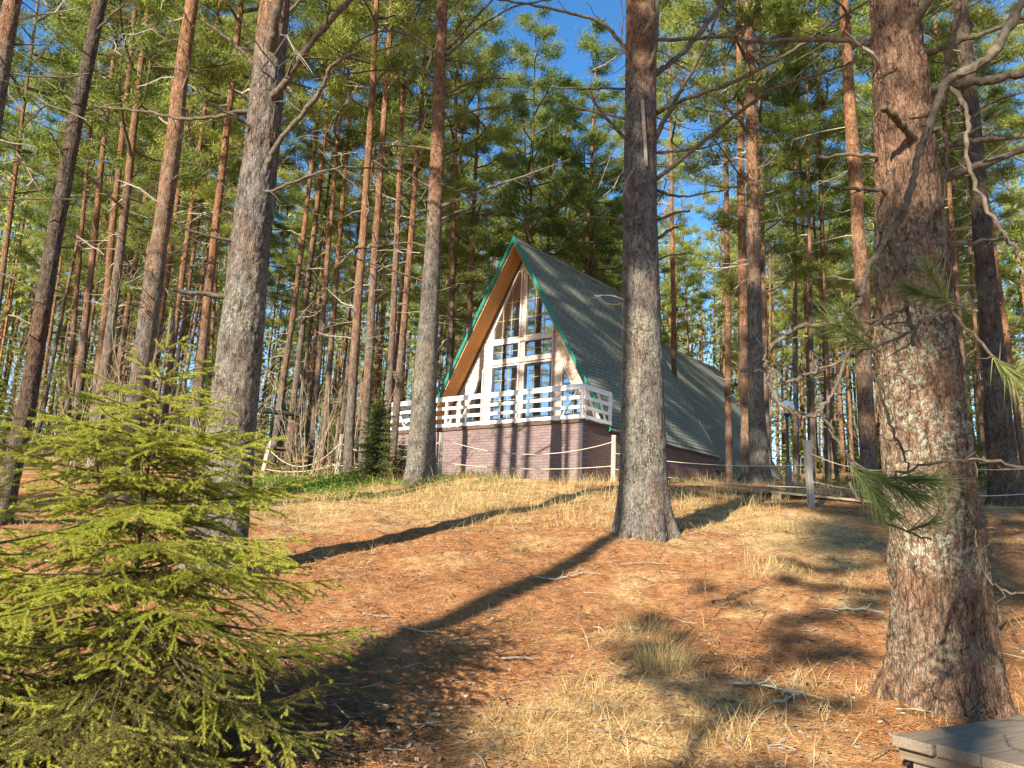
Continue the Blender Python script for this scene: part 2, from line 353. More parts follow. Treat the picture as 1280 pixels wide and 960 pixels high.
def glass_mat():
    t = NT('window glass'); a = t.n('ShaderNodeBsdfGlossy'); a.inputs['Roughness'].default_value = .015; a.inputs[0].default_value = (.9, .95, 1, 1)
    d = t.n('ShaderNodeBsdfDiffuse'); d.inputs[0].default_value = (.03, .032, .035, 1)
    nb = t.noise(t.coord('Object'), 1.3, 2); t.l(t.bump(nb, .03, .05), a.inputs['Normal'])
    mx = t.n('ShaderNodeMixShader'); mx.inputs[0].default_value = .52; t.l(d.outputs[0], mx.inputs[1]); t.l(a.outputs[0], mx.inputs[2]); t.l(mx.outputs[0], t.out.inputs[0]); return t.m
MT['glass'] = glass_mat()
def ground_mat():
    t = NT('forest floor of needles and straw'); P = t.geo()
    at = t.n('ShaderNodeAttribute', attribute_name='zone'); sp = t.n('ShaderNodeSeparateColor'); t.l(at.outputs['Color'], sp.inputs[0])
    n1 = t.noise(P, 1.3, 6, .65); n2 = t.noise(P, 9, 6, .7); n3 = t.noise(P, 70, 4, .7); n4 = t.noise(P, .45, 3)
    red = t.ramp(n2, [(.25, (.11, .05, .023)), (.5, (.32, .15, .065)), (.75, (.50, .285, .135))])
    straw = t.ramp(n2, [(.25, (.25, .155, .065)), (.5, (.48, .34, .16)), (.75, (.64, .49, .26))])
    soil = t.ramp(n2, [(.3, (.045, .03, .02)), (.7, (.13, .085, .055))])
    green = t.ramp(n2, [(.3, (.05, .07, .015)), (.7, (.17, .20, .05))])
    fs = t.math('ADD', sp.outputs[0], t.math('MULTIPLY', t.math('SUBTRACT', n1, .5), 1.9))
    c = t.mix(t.ramp(fs, [(.3, 0.), (.7, 1.)]), red, straw)
    c = t.mix(t.ramp(t.math('ADD', sp.outputs[2], t.math('MULTIPLY', t.math('SUBTRACT', n1, .5), .9)), [(.45, 0.), (.7, .9)]), c, soil)
    c = t.mix(t.ramp(t.math('ADD', sp.outputs[1], t.math('MULTIPLY', t.math('SUBTRACT', t.noise(P, 2.2, 4, .6), .5), 1.2)), [(.5, 0.), (.75, .9)]), c, green)
    c = t.mix(t.ramp(n3, [(.3, .4), (.5, 0.)]), c, (.07, .035, .02)); c = t.mix(t.ramp(n3, [(.62, 0.), (.75, .45)]), c, (.5, .38, .24))
    h = t.math('ADD', t.math('MULTIPLY', n2, .7), t.math('MULTIPLY', n3, .5))
    return t.pbr(c, .95, t.bump(h, .9, .03), .1)
MT['ground'] = ground_mat()

# ------------------------------------------------------------------ world, sun
SUN_AZ, SUN_EL = R_(33), R_(26)          # light travels towards +y, turned 30 deg to the right
LD = np.array([math.sin(SUN_AZ) * math.cos(SUN_EL), math.cos(SUN_AZ) * math.cos(SUN_EL), -math.sin(SUN_EL)])
w = bpy.data.worlds.new('World'); scene.world = w; w.use_nodes = True
nt = w.node_tree; bg = nt.nodes['Background']; sky = nt.nodes.new('ShaderNodeTexSky'); sky.sky_type = 'NISHITA'; sky.sun_disc = False
sky.sun_elevation = SUN_EL; sky.sun_rotation = R_(213); sky.air_density = 1.0; sky.dust_density = .2; sky.ozone_density = 2.2; sky.altitude = 200
hs = nt.nodes.new('ShaderNodeHueSaturation'); hs.inputs['Saturation'].default_value = 1.28; nt.links.new(sky.outputs[0], hs.inputs['Color']); nt.links.new(hs.outputs[0], bg.inputs[0]); bg.inputs[1].default_value = .10
sl = bpy.data.lights.new('sun', 'SUN'); sl.energy = 5.0; sl.angle = R_(.55); sl.color = (1, .88, .70)
so = bpy.data.objects.new('sun', sl); col.objects.link(so); so.rotation_euler = Vector(LD).to_track_quat('-Z', 'Y').to_euler(); so.location = (-20, -30, 30)
vs = scene.view_settings; vs.view_transform = 'Standard'; vs.look = 'None'; vs.gamma = 1; vs.exposure = 1.42; vs.use_curve_mapping = False
scene.cycles.use_denoising = True; scene.cycles.max_bounces = 6; scene.cycles.diffuse_bounces = 3; scene.cycles.glossy_bounces = 3; scene.cycles.transmission_bounces = 3; scene.cycles.transparent_max_bounces = 4

# ------------------------------------------------------------------ ground sheet
def zones(x, y):
    """straw, green, soil amounts by place"""
    x = np.asarray(x); y = np.asarray(y)
    G = lambda cx, cy, rx, ry, a=0: np.exp(-(((x - cx) * math.cos(a) + (y - cy) * math.sin(a)) / rx) ** 2 - ((-(x - cx) * math.sin(a) + (y - cy) * math.cos(a)) / ry) ** 2)
    straw = .27 + .5 * G(-1.5, 14.5, 4, 3.2) + .45 * G(3.6, 10, 1.3, 2.2) + .5 * G(.9, 5.2, .7, .8) + .35 * G(.6, 4.6, 1., .5)+ .3 * G(-3.5, 12, 1.4, 2)
    straw = np.where(y > 19, .45, straw)
    green = .12 + .8 * G(-4.6, 17, 2.1, 2.2) + .25 * np.clip((y - 22) / 10, 0, 1) + .3 * G(9, 17, 4, 3) + .2 * G(-.3, 8.8, .5, .5)
    soil = .25 + .45 * G(-.9, 4.5, .8, .7) + .4 * G(-3, 4.5, 2, 2) + .2 * np.clip((y - 24) / 10, 0, 1) + .25 * G(-1.2, 6.2, .6, 1.0)
    return np.clip(straw, 0, 1), np.clip(green, 0, 1), np.clip(soil, 0, 1)
def build_ground():
    front = np.radians(np.linspace(-48, 48, 420)); back = np.radians(np.linspace(48, 312, 100)[1:-1])
    a = np.r_[front, back]; r = np.r_[.4 * (2.2 / .4) ** np.linspace(0, 1, 8)[:-1], 2.2 * (40 / 2.2) ** np.linspace(0, 1, 330)[:-1], 40 * (900 / 40) ** np.linspace(0, 1, 40)]
    X = (r[:, None] * np.sin(a)[None]).ravel(); Y = (r[:, None] * np.cos(a)[None]).ravel(); Z = gz(X, Y)
    na, nr = len(a), len(r)
    i = np.arange(nr - 1)[:, None] * na + np.arange(na)[None]; j = np.arange(nr - 1)[:, None] * na + (np.arange(na)[None] + 1) % na
    mb = MB(); mb.add(np.c_[X, Y, Z], np.stack([i, i + na, j + na, j], -1).reshape(-1, 4))
    c0 = mb.n; mb.add([[0, 0, g1(0, 0)]], np.zeros((0, 3), int)); mb.F.append(np.array([[k, (k + 1) % na, c0] for k in range(na)])); mb.Mi.append(np.zeros(na))
    o = mb.build('ground', MT['ground'], smooth=True)
    zs = zones(np.r_[X, 0], np.r_[Y, 0]); at = o.data.attributes.new('zone', 'FLOAT_COLOR', 'POINT')
    at.data.foreach_set('color', np.stack([*zs, np.ones(len(X) + 1)], -1).astype(np.float32).ravel())
    tag(o, kind='structure')
build_ground()

# ------------------------------------------------------------------ leaf-like primitives
def norm(a): return a / (np.linalg.norm(a, axis=-1, keepdims=True) + 1e-9)
def blades(mb, P, D, L, W, m=0):
    n = len(P); D = norm(D); S = norm(np.cross(D, rng.normal(size=(n, 3)))); L = np.broadcast_to(L, n)[:, None]; W = np.broadcast_to(W, n)[:, None]
    V = np.stack([P - S * W / 2, P + S * W / 2, P + D * L], 1).reshape(-1, 3)
    mb.add(V, np.arange(3 * n).reshape(n, 3), m)
def ribbons(mb, P, az, lean, L, W, m=0):
    """curved grass blades of 3 segments"""
    n = len(P); out = np.stack([np.cos(az), np.sin(az), np.zeros(n)], -1); side = np.stack([-np.sin(az), np.cos(az), np.zeros(n)], -1)
    tw = rng.uniform(-1.2, 1.2, n)[:, None]; side = norm(side + out * tw)
    V = []; 
    for k, f in enumerate((0, .4, .75, 1.)):
        ang = lean * (.35 + .9 * f)
        c = P + out * (L * f * np.sin(ang))[:, None] + np.array([0, 0, 1.]) * (L * f * np.cos(ang))[:, None]
        ww = (W * (1 - .75 * f))[:, None] / 2
        V += [c - side * ww, c + side * ww] if k < 3 else [c]
    V = np.stack(V, 1).reshape(-1, 3); b = np.arange(n)[:, None] * 7
    mb.add(V, np.concatenate([b + np.array([[0, 1, 3, 2]]), b + np.array([[2, 3, 5, 4]])]), m)
    mb.F.append((b + np.array([[4, 5, 6]])) + mb.n - 7 * n); mb.Mi.append(np.full(n, m))

# ------------------------------------------------------------------ pine prototypes
def deadwood(mb, n, z0, z1, r_of, lmax, m=0, seg=5, thick=.013):
    for _ in range(n):
        z = rng.uniform(z0, z1); a = rng.uniform(0, 2 * math.pi); L = rng.uniform(.35, 1) ** 1.3 * lmax * (.6 + .4 * (z - z0) / (z1 - z0)); o = np.array([math.cos(a), math.sin(a), 0])
        up = rng.uniform(-.25, .45); pts = [o * r_of(z) * .5 + np.array([0, 0, z])]; d = o + np.array([0, 0, up])
        for k in range(seg):
            d = norm(d + rng.normal(size=3) * .18 + np.array([0, 0, -.05])); pts.append(pts[-1] + d * L / seg)
        pts = np.array(pts); th = thick * rng.uniform(.7, 1.5)
        mb.tube(pts, np.linspace(th, th * .3, len(pts)), 3, m, False)
        for k in range(rng.integers(1, 5)):
            i = rng.integers(1, len(pts) - 1); dd = norm(norm(pts[i + 1] - pts[i]) + rng.normal(size=3) * .6); l2 = L * rng.uniform(.15, .4)
            q = np.array([pts[i], pts[i] + dd * l2 * .5, pts[i] + norm(dd + rng.normal(size=3) * .25) * l2]); mb.tube(q, [th * .5, th * .4, th * .2], 3, m, False)
def make_crown(zb, lmax, nl, density, dead_n, dead_z0, seed_asym):
    """pine crown: limbs (slot 0), needles (slot 1), for a 20 m tree"""
    mb = MB(); top = 20.3
    rr = lambda z: max(.03, .17 * (1 - z / 22))
    for i in range(nl):
        t = ((i + .5 + rng.uniform(-.4, .4)) / nl); t = min(max(t, 0.), 1.); z = zb + (top - zb) * t ** 1.0; a = i * 2.39996 + rng.uniform(-.5, .5)
        prof = (1 - t) ** .55 * (.55 + .45 * min(1, t / .2)); L = lmax * prof * rng.uniform(.6, 1.1) * (1 + seed_asym * math.cos(a)) + .25
        o = np.array([math.cos(a), math.sin(a), 0]); pts = [np.array([0, 0, z])]; d = o + np.array([0, 0, rng.uniform(-.15, .35) + .5 * t]); nsg = 6
        for k in range(nsg):
            d = norm(d + rng.normal(size=3) * .14 + np.array([0, 0, .07])); pts.append(pts[-1] + d * L / nsg)
        pts = np.array(pts); th = .012 + .016 * L; mb.tube(pts, np.linspace(th, th * .25, nsg + 1), 4, 0, False)
        cents = [pts[-1]]
        nt_ = int(3 + L * 2.4)
        for k in range(nt_):
            f = rng.uniform(.35, 1) * nsg; i0 = min(int(f), nsg - 1); p = pts[i0] + (pts[i0 + 1] - pts[i0]) * (f - i0)
            sd = np.cross(o, [0, 0, 1]) * rng.choice([-1, 1]); dd = norm(o * rng.uniform(.1, .9) + sd * rng.uniform(.4, 1) + np.array([0, 0, rng.uniform(-.05, .5)])); l2 = L * rng.uniform(.15, .38)
            q = np.array([p, p + dd * l2 * .5 + np.array([0, 0, .02]), p + dd * l2 + np.array([0, 0, .08 * l2])]); mb.tube(q, [.011, .009, .005], 3, 0, False)
            cents += [q[2], q[1] * .4 + q[2] * .6]
        cents = np.array(cents)
        for c in range(len(cents)):
            nb = int(density * rng.uniform(.7, 1.3)); ctr = cents[c] + rng.normal(size=(nb, 3)) * np.array([.15, .15, .06])
            blades(mb, ctr, norm(rng.normal(size=(nb, 3)) + np.array([0, 0, .55]) + o * .4), rng.uniform(.13, .26, nb), rng.uniform(.018, .036, nb), 1)
    deadwood(mb, dead_n, dead_z0, zb + 1.5, rr, lmax * .85, 2)
    o = mb.build('crown', [MT['dead'], MT['needle'], MT['deadpale']]); me = o.data; bpy.data.objects.remove(o); return me
CROWNS = [make_crown(zb, lm, nl, 50, dn, dz, sa) for zb, lm, nl, dn, dz, sa in
          ((7.5, 2.9, 30, 26, 2.5, .2), (9.5, 2.5, 27, 30, 3.0, -.2), (11.5, 2.7, 25, 34, 3.0, .15), (10, 3.1, 27, 26, 3.5, .3), (13, 2.3, 22, 30, 4, 0), (6.0, 2.4, 34, 26, 1.8, -.1))]
CROWN_DENSE = make_crown(11.5, 2.6, 60, 70, 14, 9, 0)
def make_trunk(seed):
    r = np.random.default_rng(seed); n, k = 14, 30; z = np.linspace(-.6, 20.2, k); a = np.arange(n) * 2 * math.pi / n
    wx = np.cumsum(r.normal(size=k)) * .09; wy = np.cumsum(r.normal(size=k)) * .09; wx -= np.linspace(wx[1], wx[1] * .2, k); wy -= np.linspace(wy[1], wy[1] * .2, k)
    rad = np.clip(1 - .75 * (np.clip(z, 0, 20) / 20) ** 1.15, .08, 1) + .45 * np.exp(-np.clip(z + .3, 0, 9) / .28); rad[-1] = .08
    lump = 1 + .05 * r.normal(size=(k, n)); 
    V = np.stack([wx[:, None] + rad[:, None] * lump * np.cos(a)[None], wy[:, None] + rad[:, None] * lump * np.sin(a)[None], np.broadcast_to(z[:, None], (k, n))], -1).reshape(-1, 3)
    i = np.arange(k - 1)[:, None] * n + np.arange(n)[None]; j = np.arange(k - 1)[:, None] * n + (np.arange(n)[None] + 1) % n
    mb = MB(); mb.add(V, np.stack([i, j, j + n, i + n], -1).reshape(-1, 4)); o = mb.build('trunk', MT['bark'], smooth=True); me = o.data; bpy.data.objects.remove(o); return me
TRUNKS = [make_trunk(s) for s in range(5)]
def pine(base, top, rad, label, group=None, crown=None, h=None, name='pine_tree', cat='tree'):
    """a tree standing at base, its trunk axis passing through top"""
    d = Vector(top) - Vector(base); h = h or rng.uniform(19, 26)
    e = empty(name, base, label, cat, group); e.rotation_mode = 'QUATERNION'; e.rotation_quaternion = d.to_track_quat('Z', 'Y')
    q = rng.uniform(0, 6.28)
    t = link('trunk', TRUNKS[rng.integers(len(TRUNKS))], e); t.scale = (rad, rad, h / 20); t.rotation_euler = (0, 0, q)
    cm = CROWNS[rng.integers(len(CROWNS))] if crown is None else crown
    c = link('crown', cm, e); s = h / 20; c.scale = (s * rng.uniform(.9, 1.15),) * 2 + (s,); c.rotation_euler = (0, 0, rng.uniform(0, 6.28))
    return e
def axis_px(x0, y0, x1, y1, d):
    """trunk axis seen through two photo pixels at distance d, brought down to the ground"""
    A = UP(x0, y0, d); B = UP(x1, y1, d); t = (B - A) / np.linalg.norm(B - A)
    P = A.copy()
    for _ in range(12): P = A + t * ((g1(P[0], P[1]) - A[2]) / t[2])
    return P, P + t * 10

# ------------------------------------------------------------------ measured middle distance pines: x0,y0,x1,y1 (photo px), width px, distance, crown index, label
MID = [
 (175, 500, 242, 0, 31, 13, 1, 'tall straight orange brown pine just behind the grey lichen-barked pine'),
 (7, 313, 32, 120, 9, 24, 0, 'thin reddish pine at the outer edge of the wood, beyond the leaning dark trunk'),
 (88, 463, 110, 200, 9, 27, 2, 'slim grey pine just beside the leaning dark trunk'),
 (100, 480, 138, 117, 12, 24, 2, 'second slim pine beside the leaning dark trunk, grey below and red above'),
 (120, 493, 158, 110, 13, 22, 4, 'dull brown pine between two greyer pines behind the spruce tip'),
 (128, 493, 187, 0, 16, 19, 5, 'rough grey pine with many dead twigs, nearest beside the straight orange pine'),
 (207, 497, 250, 180, 11, 24, 0, 'red-stemmed pine close behind the straight orange pine'),
 (247, 493, 293, 80, 15, 21, 3, 'flaky orange pine squeezed between the straight orange pine and the lichen-barked pine'),
 (350, 505, 398, 160, 9, 27, 2, 'slender dark-footed pine just past the lichen-barked pine'),
 (369, 480, 402, 200, 9, 28, 1, 'slender orange pine behind the bare shrub'),
 (414, 432, 430, 233, 9, 28, 4, 'slender pine right over the rope fence post near the bare shrub'),
 (437, 555, 467, 73, 14, 20, 1, 'stout greyish red pine rising behind the small dark spruce'),
 (459, 495, 482, 110, 13, 22, 3, 'stout twin-like pine just behind the small dark spruce'),
 (485, 527, 507, 53, 10, 24, 4, 'grey slim pine by the far end of the white railing'),
 (497, 500, 520, 233, 11, 25, 0, 'bright orange pine at the far end of the white railing'),
 (567, 317, 577, 67, 11, 31, 2, 'bright orange pine touching the left roof edge of the house'),
 (590, 317, 600, 60, 11, 33, 0, 'dark red pine rising behind the roof peak'),
 (685, 316, 692, 100, 9, 40, 5, 'thin red pine rising above the ridge behind the house'),
 (706, 326, 710, 160, 7, 46, 1, 'thinnest pine standing above the shingled ridge'),
 (843, 477, 838, 100, 9, 32.5, 4, 'slim brown pine standing in the gap between the two shingled roofs'),
 (912, 593, 906, 200, 10, 25, 4, 'dark slim pine in front of the second shingled roof'),
 (933, 600, 924, 0, 15, 20, 2, 'orange pine hugging the grey pine beside the house'),
 (960, 590, 948, 60, 9, 24, 5, 'thin pine peeking out behind the pair of pines beside the house'),
 (995, 577, 993, 170, 8, 28, 1, 'slim red pine behind the globe lamp'),
 (1014, 560, 1004, 300, 7, 30, 4, 'slim purple-brown pine behind the tall rope post'),
 (1035, 570, 1027, 250, 9, 27, 0, 'dark rough pine with dead twigs behind the curled bare twig'),
 (1086, 600, 1062, 0, 25, 16.5, 3, 'pale grey pine half hidden by the big near trunk'),
 (1215, 600, 1188, 250, 10, 23, 2, 'slim orange pine between the big near trunk and the dark grey pine'),
 (1266, 480, 1235, 250, 10, 21, 1, 'slim pinkish pine on the far side of the dark grey pine'),
]
for x0, y0, x1, y1, wp, d, ci, lab in MID:
    b, t = axis_px(x0, y0, x1, y1, d); pine(b, t, wp * d / FPX / 2 * .92 * math.cos(math.atan((x0 - 640) / FPX)), lab, None, CROWNS[ci])

# other slender pines, by what part of the wood they stand in
OCC = [(m[0], m[5]) for m in MID]
def clear_of_house(x, y, marg=1.2):
    hx = (x - HB[0]) * HX[0] + (y - HB[1]) * HX[1]; hy = (x - HB[0]) * HY[0] + (y - HB[1]) * HY[1]
    return not (-HWID - marg < hx < marg and -marg < hy < 31)
GRP = {'L': ('slender pine deep in the wood on the open side of the house', 'pines deep in the wood on the open side'),
       'B': ('slender pine rising behind the shingled roofs', 'pines behind the house'),
       'Rr': ('slender pine deep in the wood beyond the boardwalk', 'pines deep in the wood beyond the boardwalk')}
placed = []
def try_pine(x, y, mind):
    if not clear_of_house(x, y): return False
    if y < 34 and -9.6 < x / y * 26 < -7.0: return False
    if any((x - a) ** 2 + (y - b) ** 2 < mind * mind for a, b in placed): return False
    z = g1(x, y); px, py = proj((x, y, z + 6))
    g = 'L' if px < 560 else ('B' if px < 925 else 'Rr')
    ln = rng.normal(size=2) * .25
    pine((x, y, z), (x + ln[0] + (.25 if px < 600 else 0), y + ln[1], z + 10), rng.uniform(.075, .145), GRP[g][0], GRP[g][1]); placed.append((x, y)); return True
for m in MID:
    b, _ = axis_px(*m[:4], m[5]); placed.append((b[0], b[1]))
cnt = 0
for _ in range(6000):
    y = 25 + 55 * rng.random() ** .85; a = R_(rng.uniform(-41, 41)); x = math.tan(a) * y
    if y < 30 and abs(a) < R_(12): continue
    if try_pine(x, y, 1.9): cnt += 1
    if cnt >= 178: break

for px, d, ci, lab in ((722, 38, 5, 'green pine crown between the roof peak and the crest pine, beside the blue gap'),):
    P = UP(px, 600, d); P[2] = g1(P[0], P[1]); pine(P, P + np.array([.15, 0, 10]), .14, lab, None, CROWNS[ci], 25)
# distant wood as one mass
def far_wood():
    mb = MB(); N = 700
    for _ in range(N):
        a = R_(rng.uniform(-50, 50)); r = rng.uniform(66, 150); x, y = math.sin(a) * r, math.cos(a) * r; z = g1(x, y); h = rng.uniform(22, 30); ra = rng.uniform(.12, .2)
        mb.tube(np.array([[x, y, z - .3], [x + rng.normal() * .3, y, z + h * .5], [x + rng.normal() * .4, y, z + h]]), [ra, ra * .7, .03], 5, 0, False)
        zb = h * rng.uniform(.25, .55); n = 420; tt = rng.random(n); rr = 2.4 * (1 - tt) ** .6 * np.sqrt(rng.random(n)); aa = rng.uniform(0, 6.28, n)
        k = np.floor(aa * 3 + tt * 14) ; keep = (np.sin(k * 12.9 + tt * 3) > -.35)
        P = np.stack([x + rr * np.cos(aa), y + rr * np.sin(aa), z + zb + (h - zb) * tt + rng.normal(size=n) * .2], -1)[keep]
        blades(mb, P, rng.normal(size=P.shape) + np.array([0, 0, .4]), rng.uniform(.35, .7, len(P)), rng.uniform(.15, .32, len(P)), 1)
    # low young growth between the trunks
    for _ in range(560):
        a = R_(rng.uniform(-50, 50)); r = rng.uniform(55, 140); x, y = math.sin(a) * r, math.cos(a) * r; z = g1(x, y); h = rng.uniform(3, 9); n = 300; tt = rng.random(n); aa = rng.uniform(0, 6.28, n); rr = h * .28 * (1 - tt) * np.sqrt(rng.random(n))
        P = np.stack([x + rr * np.cos(aa), y + rr * np.sin(aa), z + h * tt], -1)
        blades(mb, P, np.stack([np.cos(aa), np.sin(aa), rng.uniform(-.3, .5, n)], -1), rng.uniform(.25, .5, n), rng.uniform(.1, .2, n), 2)
    o = mb.build('distant_forest', [MT['bark'], MT['needle'], MT['spruce_dark']]); tag(o, 'far wood of pines closing off the view between the trunks', 'forest', kind='stuff')
far_wood()
#PART2
# ------------------------------------------------------------------ near pines, shaped trunks
def near_trunk(name_px, d, mat, base_ext=.35, flare=.25, lobes=5, disp=.012, rows=260, n=72, top_h=20., seed=0, vf=17):
    """trunk through photo points (px,py,width px); returns base point, mesh builder, axis function"""
    pts = [UP(px, py, d) for px, py, _ in name_px]; rad = [wp * d / FPX / 2 * math.cos(math.atan((x_ - 640) / FPX)) for x_, _, wp in name_px]
    o = np.argsort([p[2] for p in pts]); P = np.array(pts)[o]; Rr = np.array(rad)[o]
    t0 = (P[1] - P[0]) / (P[1][2] - P[0][2]); gx = P[0].copy()
    for _ in range(8): gx = P[0] + t0 * (g1(gx[0], gx[1]) - P[0][2])
    base = gx; t1 = (P[-1] - P[-2]) / (P[-1][2] - P[-2][2]); topz = base[2] + top_h
    zs = np.r_[base[2] - base_ext, base[2], P[:, 2], topz]; X = np.r_[base[0] - t0[0] * base_ext, base[0], P[:, 0], P[-1][0] + t1[0] * (topz - P[-1][2]) * .5]; Y = np.r_[base[1], base[1], P[:, 1], P[-1][1]]
    rs = np.r_[Rr[0] * 1.04, Rr[0] * 1.03, Rr, .05]
    k = np.argsort(zs, kind='stable'); zs, X, Y, rs = zs[k], X[k], Y[k], rs[k]
    zvis = P[-1][2] + .4
    z = np.r_[np.linspace(base[2] - base_ext, zvis, rows), np.linspace(zvis, topz, 16)[1:]]
    ax = lambda q: np.stack([np.interp(q, zs, X), np.interp(q, zs, Y), np.asarray(q, float)], -1)
    c = ax(z); r = np.interp(z, zs, rs)
    # smooth the axis
    for _ in range(12): 
        c[1:-1, :2] = (c[:-2, :2] + 2 * c[1:-1, :2] + c[2:, :2]) / 4; r[1:-1] = (r[:-2] + 2 * r[1:-1] + r[2:]) / 4
    a = np.arange(n) * 2 * math.pi / n; hz = z - base[2]; rg = np.random.default_rng(seed)
    ph = rg.uniform(0, 6.28, 4)
    lob = sum(np.cos(lobes_k * a + p) * w_ for lobes_k, p, w_ in ((3, ph[0], .35), (lobes, ph[1], .4), (lobes + 3, ph[2], .25)))
    fl = flare * np.exp(-np.clip(hz + .05, 0, 30) / .22) + .04 * np.exp(-np.clip(hz, 0, 30) / .7)
    RR = r[:, None] * (1 + fl[:, None] * (1 + .75 * lob[None])) * (1 + .02 * np.cos(2 * a + hz[:, None] * .8)[:, :]) 
    V = np.stack([c[:, 0, None] + RR * np.cos(a)[None], c[:, 1, None] + RR * np.sin(a)[None], np.broadcast_to(z[:, None], RR.shape)], -1)
    if disp:
        for i in range(rows):
            for j in range(n):
                v = V[i, j]; wv = mnoise.noise_vector(Vector(v) * 7) * .35
                q = Vector((v[0] * vf + wv[0], v[1] * vf + wv[1], v[2] * vf * .26 + wv[2])); dd = mnoise.voronoi(q)[0]; e = min(1, (dd[1] - dd[0]) * 2.6)
                hgt = e * .75 + mnoise.fractal(Vector((v[0] * 45, v[1] * 45, v[2] * 18)), 1.0, 2, 3) * .22 - .5
                V[i, j, 0] += math.cos(a[j]) * hgt * disp; V[i, j, 1] += math.sin(a[j]) * hgt * disp
    i = np.arange(len(z) - 1)[:, None] * n + np.arange(n)[None]; j = np.arange(len(z) - 1)[:, None] * n + (np.arange(n)[None] + 1) % n
    mb = MB(); mb.add(V.reshape(-1, 3), np.stack([i, j, j + n, i + n], -1).reshape(-1, 4))
    return base, mb, ax, rs
def near_tree(px, d, mat, label, branches=(), crown=4, name='pine_tree', cat='tree', twigs=3, stubs=6, stub_z=(1.5, 7), **kw):
    base, mb, ax, rs = near_trunk(px, d, mat, **kw)
    e = empty(name, base, label, cat); mb.build('trunk', MT[mat], e, smooth=True, origin=base)
    for br in branches:
        pts, w0, w1, d0, d1 = br[:5]; ds = np.linspace(d0, d1, len(pts)); P = np.array([UP(x, y, q) for (x, y), q in zip(pts, ds)])
        # resample smooth
        t = np.linspace(0, len(P) - 1, (len(P) - 1) * 5 + 1); Q = np.stack([np.interp(t, range(len(P)), P[:, k]) for k in range(3)], -1)
        for _ in range(3): Q[1:-1] = (Q[:-2] + 2 * Q[1:-1] + Q[2:]) / 4
        Q[1:] += rng.normal(size=Q[1:].shape) * .006
        # start inside the trunk
        st = ax(Q[0][2] - .03); v0 = Q[0] - st; Q = np.r_[[st + v0 * .35], Q]
        rad = np.linspace(w0, w1, len(Q)) * np.linspace(d0, d1, len(Q)) / FPX / 2 * .95; rad = rad * rng.uniform(.84, 1.16, len(rad)); rad[0] *= 1.25; rad[1] *= 1.2
        b = MB(); b.tube(Q, rad, 8, 0)
        L = np.linalg.norm(np.diff(Q, axis=0), axis=1).sum()
        nt_ = br[5] if len(br) > 5 else int(min(9, twigs * L))
        for _ in range(nt_):
            i = rng.integers(max(1, len(Q) // 4), len(Q) - 1); ddir = norm(norm(Q[i + 1] - Q[i]) * .8 + rng.normal(size=3) * .6); l2 = rng.uniform(.1, .45) * min(1.2, L); th = rad[i] * .42
            q = [Q[i]]
            for k in range(4): ddir = norm(ddir + rng.normal(size=3) * .25); q.append(q[-1] + ddir * l2 / 4)
            b.tube(np.array(q), np.linspace(th, th * .35, 5), 4, 0, False)
        b.build('branch', MT['dead'], e, smooth=True, origin=base)
    for _ in range(stubs):   # broken dead twigs all round
        z = base[2] + rng.uniform(*stub_z); a = rng.uniform(0, 6.28); st = ax(z); o = np.array([math.cos(a), math.sin(a), rng.uniform(-.2, .3)]); l = rng.uniform(.25, 1.3); q = [st + o * .08]; dd = o
        for k in range(5): dd = norm(dd + rng.normal(size=3) * .16); q.append(q[-1] + dd * l / 5)
        th = rng.uniform(.006, .012); b = MB(); b.tube(np.array(q), np.linspace(th, th * .4, 6), 5, 0, False)
        b.build('branch', MT['deadpale' if rng.random() < .4 else 'dead'], e, smooth=True, origin=base)
    c = link('crown', CROWNS[crown], e); tp = ax(base[2] + 15); c.location = (tp[0] - base[0], tp[1] - base[1], 0); c.rotation_euler = (0, 0, rng.uniform(0, 6))
    return e

# big lichen spotted trunk
near_tree([(1184, 850, 128), (1178, 760, 122), (1166, 650, 116), (1152, 500, 110), (1142, 350, 104), (1132, 200, 86), (1122, 60, 76), (1117, 0, 74)], 5.2, 'bark_red',
  'massive pine trunk spotted with lichen, standing nearest by the corner of the grey boardwalk', [
  ([(1104, 60), (1080, 55), (1057, 50), (1007, 49), (929, 53), (917, 45), (867, 48), (822, 50)], 9, 5, 5.2, 6.0),
  ([(1140, 172), (1130, 160), (1118, 148), (1103, 133)], 12, 9, 5.0, 4.75, 0),
  ([(1166, 66), (1200, 50), (1240, 38), (1300, 20)], 9, 6, 5.2, 4.9),
  ([(1176, 112), (1220, 102), (1260, 96), (1310, 88)], 14, 12, 5.2, 4.8, 1),
  ([(1170, 186), (1200, 178), (1240, 174), (1310, 168)], 9, 7, 5.25, 5.4),
  ([(1168, 230), (1200, 215), (1240, 200), (1310, 178)], 13, 10, 5.2, 5.0),
  ([(1140, 40), (1152, 15), (1172, -20)], 15, 13, 5.1, 4.9, 0),
  ([(1176, 310), (1215, 304), (1262, 296)], 6, 4, 5.2, 5.4),
  ([(1088, 194), (1060, 193), (1018, 196)], 6, 4, 5.2, 5.3), ([(1106, 240), (1080, 237), (1050, 236)], 6, 5, 5.1, 5.0, 1),
  ([(1180, 130), (1184, 80), (1190, 40), (1200, 10)], 11, 8, 5.1, 4.8), ([(1175, 160), (1185, 180), (1182, 220), (1178, 260)], 6, 4, 5.05, 5.0)],
  crown=4, flare=.24, vf=12, disp=.026, rows=330, n=150, seed=5, stubs=6)
